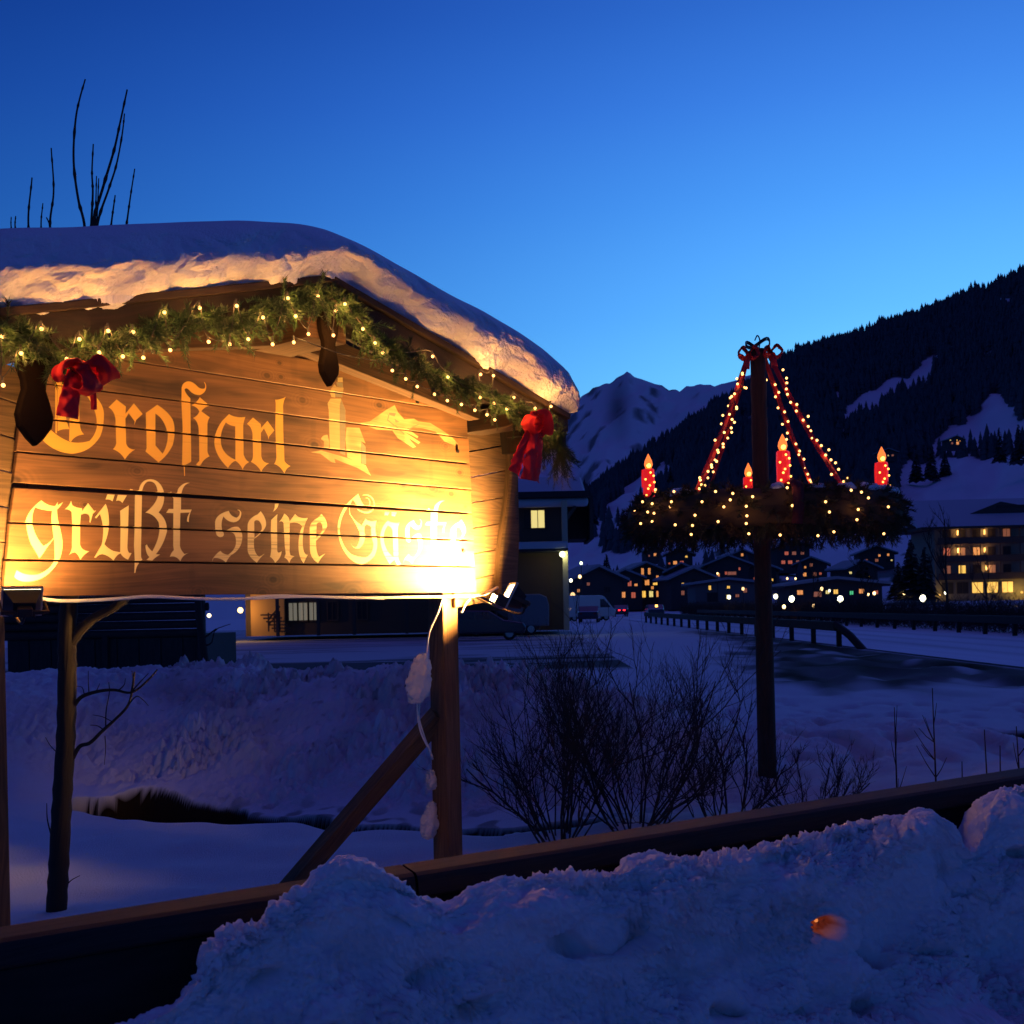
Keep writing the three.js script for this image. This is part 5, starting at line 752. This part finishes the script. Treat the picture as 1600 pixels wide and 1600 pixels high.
{   // chalet behind the sign
  const d = 66, k = d / F, o = at(882, 984, d), g = thing('chalet', 'dark timber chalet with a snowy roof and lit upper windows behind the sign', 'house', o, 0), X = (px) => (px - 882) * k, Y = (py) => (984 - py) * k;
  part('wall', box(X(884) - X(385), 7.2, 9, (X(384) + X(881)) / 2, 3.6, -4.7), M.farWood, g);
  part('roof', box(X(925) - X(340), .3, 11, (X(340) + X(925)) / 2, Y(775), -4.2), M.roofDark, g);
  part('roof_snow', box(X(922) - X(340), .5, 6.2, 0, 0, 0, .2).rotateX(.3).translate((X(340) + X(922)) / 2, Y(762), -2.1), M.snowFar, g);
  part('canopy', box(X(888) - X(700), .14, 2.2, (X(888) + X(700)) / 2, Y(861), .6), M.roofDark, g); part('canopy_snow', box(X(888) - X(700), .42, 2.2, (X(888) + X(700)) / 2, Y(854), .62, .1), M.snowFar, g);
  part('post', box(.3, Y(785), .3, X(884), Y(785) / 2, 1.2, .03, 'y'), std(C(.5, .42, .28), .8), g);
  for (const q of [0, 1]) part('strut', limb([V(X(884), Y(812 + q * 6), 1.2), V(X(912), Y(782), .4 - q * 2)], .07, .07, 6), M.farWood, g);
  part('annex', [box(X(928) - X(886), Y(778) - Y(838), 4, (X(886) + X(928)) / 2, (Y(778) + Y(838)) / 2, -5), box(.2, Y(770) - Y(842), 6, X(929), (Y(770) + Y(842)) / 2, -3.5)], M.darkWall, g);
  win(g, X(844), Y(810), -.15, .72, .95, litYellow); win(g, X(809), Y(804), -.15, .3, .32, litYellow); part('shutter', box(.35, 1, .06, X(828), Y(810), -.14), M.roofDark, g);
  part('garage_door', box(X(862) - X(795), Y(868), .1, X(829), Y(868) / 2, -.14), std(C(.09, .05, .04), .9), g);
  part('wall', box(X(446) - X(394), Y(900), .3, X(420), Y(900) / 2, .1), std(C(.5, .27, .09), .9), g);
  for (const [px, w, m] of [[458, .45, litPale], [474, .5, litPale], [490, .5, litPale], [520, .5, M.roofDark], [566, .5, M.roofDark]]) win(g, X(px), Y(947), -.12, w, .95, m);
  part('stair', [0, 1, 2, 3, 4, 5].map((i) => box(.95, .08, .3, X(450) - i * .12, .25 + i * .18, .9 - i * .0 + .3 + i * .12)), M.farWood, g);
  part('railing', [limb([V(X(428), Y(958), 1.4), V(X(446), Y(938), 1.4)], .05, .05, 6), limb([V(X(428), Y(966), 1.4), V(X(446), Y(946), 1.4)], .04, .04, 6), ...[428, 437, 445].map((x) => box(.07, 1.0, .07, X(x), Y(962), 1.4))], M.farWood, g);
  for (const px of [443, 505, 560, 640, 720]) part('post', box(.16, Y(860), .16, X(px), Y(860) / 2, 1.6), M.farWood, g);
  const lamp = (px, py, z, r, I, c, m) => { part('lamp', new THREE.SphereGeometry(r, 14, 10).translate(X(px), Y(py), z), m, g); const l = new THREE.PointLight(c, I); l.position.set(X(px), Y(py), z); l.castShadow = true; g.add(l); };
  lamp(879, 868, 1.65, .15, 1.3, C(.95, 1, .45), glow(.9, 1, .5, 5)); lamp(338, 950, 1.5, .11, 1.2, C(1, .72, .35), glow(1, .75, .4, 4)); lamp(384, 943, 1.2, .15, 5, C(1, .55, .16), glow(1, .6, .2, 5));
}
{   // log shed at the left, behind the ploughed bank
  const d = 27, k = d / F, o = at(165, 1044, d), g = thing('log_shed', 'dark shed of stacked logs behind the snow bank, under the left of the sign', 'shed', o.setY(.1), 0), W = 310 * k;
  part('wall', box(W, 1.0, 3, 0, .5, -1.6), M.darkWall, g);
  R = rngMake(19); for (let i = 0; i < 9; i++) { part('board', box(W / 9 - .02, 1.0, .04, -W / 2 + (i + .5) * W / 9, .46, -.08, .004, 'y'), M.boards, g); }
  for (let i = 0; i < 9; i++) part('log', limb([V(-W / 2 - .15 + rr(-.1, .1), 1.06 + i * .19, -.05 + rr(-.03, .03)), V(0, 1.06 + i * .19, -.05), V(W / 2 + rr(-.1, .1), 1.06 + i * .19, -.05)], .098, .09, 10), M.logs, g);
  part('corner_post', box(.16, 2.8, .16, W / 2 - .05, 1.4, .02, .01, 'y'), M.boards, g); part('corner_post', box(.13, 1.1, .13, 0, .5, -.02, .01, 'y'), M.boards, g);
  part('roof', box(W + 1.2, .16, 4.4, 0, 0, 0).rotateX(-.2).translate(0, 3.05, -1.6), M.roofDark, g); part('roof_snow', box(W + 1.3, .3, 4.5, 0, 0, 0, .1).rotateX(-.2).translate(0, 3.3, -1.6), M.snowFar, g);
}
{   // leaning bare trunk at the shed's corner
  const o = onGround(320, 24), g = thing('bare_tree', 'thin bare tree leaning at the right corner of the log shed', 'tree', o), q = (x, y) => at(x, y, 24).sub(o);
  part('trunk', limb(curve([q(322, 1050), q(317, 1010), q(311, 960), q(306, 900), q(300, 830)], 16), .09, .05, 8), M.bark, g);
  part('branch', [limb(curve([q(314, 1000), q(328, 990), q(338, 982)], 8), .025, .01, 6), limb(curve([q(316, 1010), q(330, 1005), q(336, 985), q(360, 975)], 8), .02, .006, 6)], M.bark, g);
}

// ---------------------------------------------------------------- vehicles
function sideOutline(pts) { return new THREE.Shape(pts.map((p) => new THREE.Vector2(...p))); }
function vehicle(name, label, cat, pos, turn, outline, width, paint, wheels, glassShapes, lamps = []) {
  const g = thing(name, label, cat, pos, turn), bd = new THREE.ExtrudeGeometry(sideOutline(outline), { depth: width - .24, bevelEnabled: true, bevelThickness: .12, bevelSize: .09, bevelOffset: -.09, bevelSegments: 4 }).translate(0, 0, -width / 2 + .12);
  part('body', bd, paint, g); const glass = phy(C(.01, .012, .016), .08, { clearcoat: 1 });
  for (const gs of glassShapes) part('side_window', new THREE.ExtrudeGeometry(sideOutline(gs), { depth: width + .004, bevelEnabled: false }).translate(0, 0, -width / 2 - .002), glass, g);
  for (const [x, r] of wheels) for (const z of [1, -1]) { const w = part('wheel', new THREE.TorusGeometry(r * .72, r * .28, 10, 24).translate(x, r, z * (width / 2 - .12)), std(C(.015, .015, .016), .9), g); part('rim', new THREE.CylinderGeometry(r * .6, r * .6, .06, 18).rotateX(Math.PI / 2).translate(x, r, z * (width / 2 - .06)), M.metal, w); }
  for (const [n, x, y, z, w, h, m] of lamps) part(n, box(.05, h, w, x, y, z, .015), m, g);
  return g;
}
const paintDark = phy(C(.012, .014, .02), .3, { clearcoat: 1, clearcoatRoughness: .1 });
const CAR = [[-2.1, .32], [2.05, .32], [2.15, .6], [2.0, .82], [1.1, .96], [.4, 1.4], [-1.1, 1.45], [-1.75, 1.02], [-2.12, .95], [-2.2, .6]];
const CARW = [[[-1.5, 1.02], [-.98, 1.38], [-.3, 1.39], [-.3, 1.0]], [[-.2, 1.0], [-.2, 1.38], [.36, 1.34], [.86, .98]]];
vehicle('parked_car', 'dark estate car parked before the chalet, just right of the sign post', 'car', at(752, 1000, 58).setY(0), 0, CAR, 1.75, paintDark, [[-1.35, .32], [1.35, .32]], CARW, [['headlight', 2.06, .68, .6, .3, .14, M.metal], ['headlight', 2.06, .68, -.6, .3, .14, M.metal]]);
vehicle('parked_car', 'dark small car seen from behind in front of the pale van', 'car', at(921, 970, 108).setY(0), 1.45, CAR, 1.8, paintDark, [[-1.35, .32], [1.35, .32]], CARW, [['tail_light', -2.16, .8, .6, .2, .14, std(C(.2, .01, .01))], ['tail_light', -2.16, .8, -.6, .2, .14, std(C(.2, .01, .01))]]);
const VANP = phy(C(.62, .62, .55), .4, { clearcoat: .6 });
vehicle('parked_van', 'pale delivery van parked beyond the chalet corner', 'van', at(918, 966, 118).setY(0), .25, [[-2.5, .4], [2.5, .4], [2.6, .95], [2.35, 1.2], [1.5, 2.3], [1.2, 2.45], [-2.4, 2.5], [-2.55, 2.3]], 1.95, VANP, [[-1.6, .34], [1.6, .34]], [[[1.0, 1.3], [1.0, 2.1], [1.4, 2.1], [2.05, 1.3]]]);
vehicle('trailer', 'rounded grey covered trailer parked by the chalet door', 'trailer', at(826, 985, 63).setY(.1), .15, [[-.95, .45], [.95, .45], [.98, 1.5], [.85, 1.95], [.5, 2.1], [-.55, 2.1], [-.88, 1.95], [-1, 1.5]], 1.6, std(C(.2, .19, .2), .8), [[0, .3]], []);
vehicle('parked_car', 'dark red car parked between the sign and the trailer, mostly hidden', 'car', at(784, 985, 66).setY(0), 0, CAR, 1.75, phy(C(.05, .008, .008), .35, { clearcoat: 1 }), [[-1.35, .32], [1.35, .32]], CARW);
vehicle('moving_car', 'dark car driving away with two red tail lights in the village street', 'car', at(969, 953, 150).setY(0), 1.57, CAR, 1.7, paintDark, [[-1.35, .32], [1.35, .32]], CARW, [['tail_light', -2.14, .75, .3, .28, .28, glow(1, .02, .02, 4)], ['tail_light', -2.14, .75, -.3, .28, .28, glow(1, .02, .02, 4)]]);
vehicle('moving_car', 'dark car with orange lamps coming along the village street', 'car', at(1022, 956, 130).setY(0), 1.57, CAR, 1.7, paintDark, [[-1.35, .32], [1.35, .32]], CARW, [['lamp', -2.14, .62, .42, .3, .24, glow(1, .4, .04, 5)], ['lamp', -2.14, .62, -.42, .3, .24, glow(1, .4, .04, 5)], ['lamp', -2.05, 1.3, .02, .26, .24, glow(1, .5, .08, 5)]]);

// ---------------------------------------------------------------- street lamps, far rails, hedge
function lamp(label, px, py, d, r, c, k, H) {
  const p = at(px, py, d), o = p.clone().setY(p.y - H), g = thing('street_lamp', label, 'street lamp', o);
  part('post', new THREE.CylinderGeometry(.04, .05, H - r, 8).translate(0, (H - r) / 2, 0), M.blackMetal, g); part('globe', new THREE.SphereGeometry(r, 14, 10).scale(1, 1.2, 1).translate(0, H, 0), glow(...c, k), g); part('cap', new THREE.ConeGeometry(r * .9, r * .5, 12).translate(0, H + r * 1.4, 0), M.blackMetal, g);
  const l = new THREE.PointLight(C(...c), k * r * r * 3); l.position.set(0, H, 0); l.castShadow = true; g.add(l);
}
const W1 = [1, .93, .62], W2 = [1, .62, .25];
for (const [l, px, py, d, r, c, k, H] of [['white globe lamp just right of the wreath pole', 1212, 932, 110, .19, W1, 5, 2.2], ['tall bright white globe lamp, second right of the wreath pole', 1237, 936, 105, .24, W1, 6, 2.2], ['bright white globe lamp midway between the pole and the hotel', 1313, 936, 105, .24, W1, 6, 2.2], ['brightest white globe lamp before the hotel garden', 1442, 935, 100, .24, W1, 7, 2.2], ['white lamp just left of the wreath pole', 1139, 933, 120, .17, W1, 4, 2.2], ['small lamp at the left corner of the hotel', 1478, 926, 150, .2, W1, 4, 2.5], ['lamp left of the spruce clump beside the hotel', 1413, 927, 150, .17, W2, 5, 2.5], ['warm lamp at the foot of the dark round tree, right one of two', 1366, 927, 150, .18, W2, 5, 2.5], ['warm lamp at the foot of the dark round tree, left one of two', 1357, 929, 150, .14, W2, 4, 2.5], ['pale lamp left of the low shop', 1296, 923, 150, .14, W1, 3, 2.5], ['orange lamp between the second globe lamp and the low shop', 1284, 920, 150, .2, W2, 4, 2.5], ['small lamp above the second globe lamp, left one of two', 1230, 904, 220, .17, W2, 4, 4], ['small lamp above the second globe lamp, right one of two', 1243, 904, 220, .17, W2, 4, 4], ['lamp over the low house, right of the dark spruce by the hotel', 1424, 928, 150, .1, W2, 3, 2.5], ['greenish lamp high beside the chalet annex', 908, 880, 150, .17, [.8, 1, .6], 4, 6], ['orange lamp below the greenish one beside the chalet', 906, 901, 150, .19, W2, 4, 4.4], ['white lamp close beside the pale chalet post', 892, 907, 140, .18, W1, 4, 4], ['lamp before the house with one long window', 1121, 896, 200, .14, W2, 4, 5], ['orange lamp low beside the wreath pole, over the hall', 1161, 920, 170, .2, W2, 2, 3], ['warm low lamp behind the far rail, right of the pole', 1225, 948, 92, .13, W2, 5, 1], ['warm low lamp behind the far rail, under the low shop', 1271, 947, 92, .13, W2, 5, 1], ['lit lamp above the van roof at the chalet corner', 895, 930, 120, .24, W2, 1.6, 2.6]]) lamp(l, px, py, d, r, c, k, H);
function rail(label, x, z0, z1, n, h, first) {
  const g = thing('guard_rail', label, 'guard rail', V(x, 0, z0)), L = z1 - z0;
  for (let i = 0; i < n; i++) part('post', box(.16, h, .14, 0, h / 2, L * i / (n - 1), .01, 'y'), M.railDark, g);
  part('beam', box(.12, .32, Math.abs(L), -.1, h - .16, L / 2, .03, 'z'), M.railDark, g);
  if (first) part('end_piece', limb([V(-.1, h - .1, 0), V(.12, .4, .9), V(.35, -.1, 1.7)], .13, .13, 6), M.railDark, g);
}
rail('timber guard rail with a slanted end along the near side of the side road', 11.0, -41, -100, 18, .85, true);
rail('long dark guard rail along the far side of the side road', 19.9, -30, -130, 34, .8, false);
{
  R = rngMake(404); const out = spray(), L = 130;
  for (let k = 0; k < 11000; k++) { const z = -26 - Math.pow(R(), 1.6) * L, o = V(rr(21.4, 23.2), rr(-.1, .5), z); needleSpray(out, o, V(rr(-.5, .5), rr(.4, 1.3), rr(-.5, .5)), rr(.6, 1.5), 7, .35, 0, 1.5); }
  const m = part('hedge', sprayGeo(out), M.bush, scene); tag(m, 'long dark bare hedge beyond the far rail of the side road', 'hedge');
  const tr = (px, d, H, seed, label) => { const o = onGround(px, d); R = rngMake(seed); const g = thing('bare_tree', label, 'tree', o), out2 = []; const grow = (p, dir, len, r, lev) => { const pts = [p.clone()]; let q = p.clone(), e = dir.clone(); for (let i = 0; i < 5; i++) { e.add(V(rr(-.15, .15), rr(0, .12), rr(-.15, .15))).normalize(); q = q.clone().addScaledVector(e, len / 5); pts.push(q); } (lev ? out2 : trunk).push(limb(pts, r, r * .55, 5)); if (lev < 3) for (let i = 0; i < 5; i++) { const t = 2 + Math.floor(R() * 3.9); grow(pts[t], pts[t].clone().sub(pts[t - 1]).normalize().add(V(rr(-.8, .8), rr(-.1, .5), rr(-.8, .8))).normalize(), len * rr(.4, .62), r * .5, lev + 1); } }, trunk = []; grow(V(0, -.1, 0), V(0, 1, 0), H * .6, H * .014, 0); part('trunk', trunk, M.bark, g); part('branch', out2, M.bark, g); };
  tr(1483, 88, 8.4, 7, 'bare tree standing before the left end of the hotel'); tr(1352, 95, 5, 8, 'bare tree behind the far rail, left of the hotel clump'); tr(1545, 70, 4.4, 9, 'bare tree before the right part of the hotel'); tr(1270, 120, 5.5, 10, 'bare tree behind the far rail near the low shop');
}
renderer.render(scene, camera);
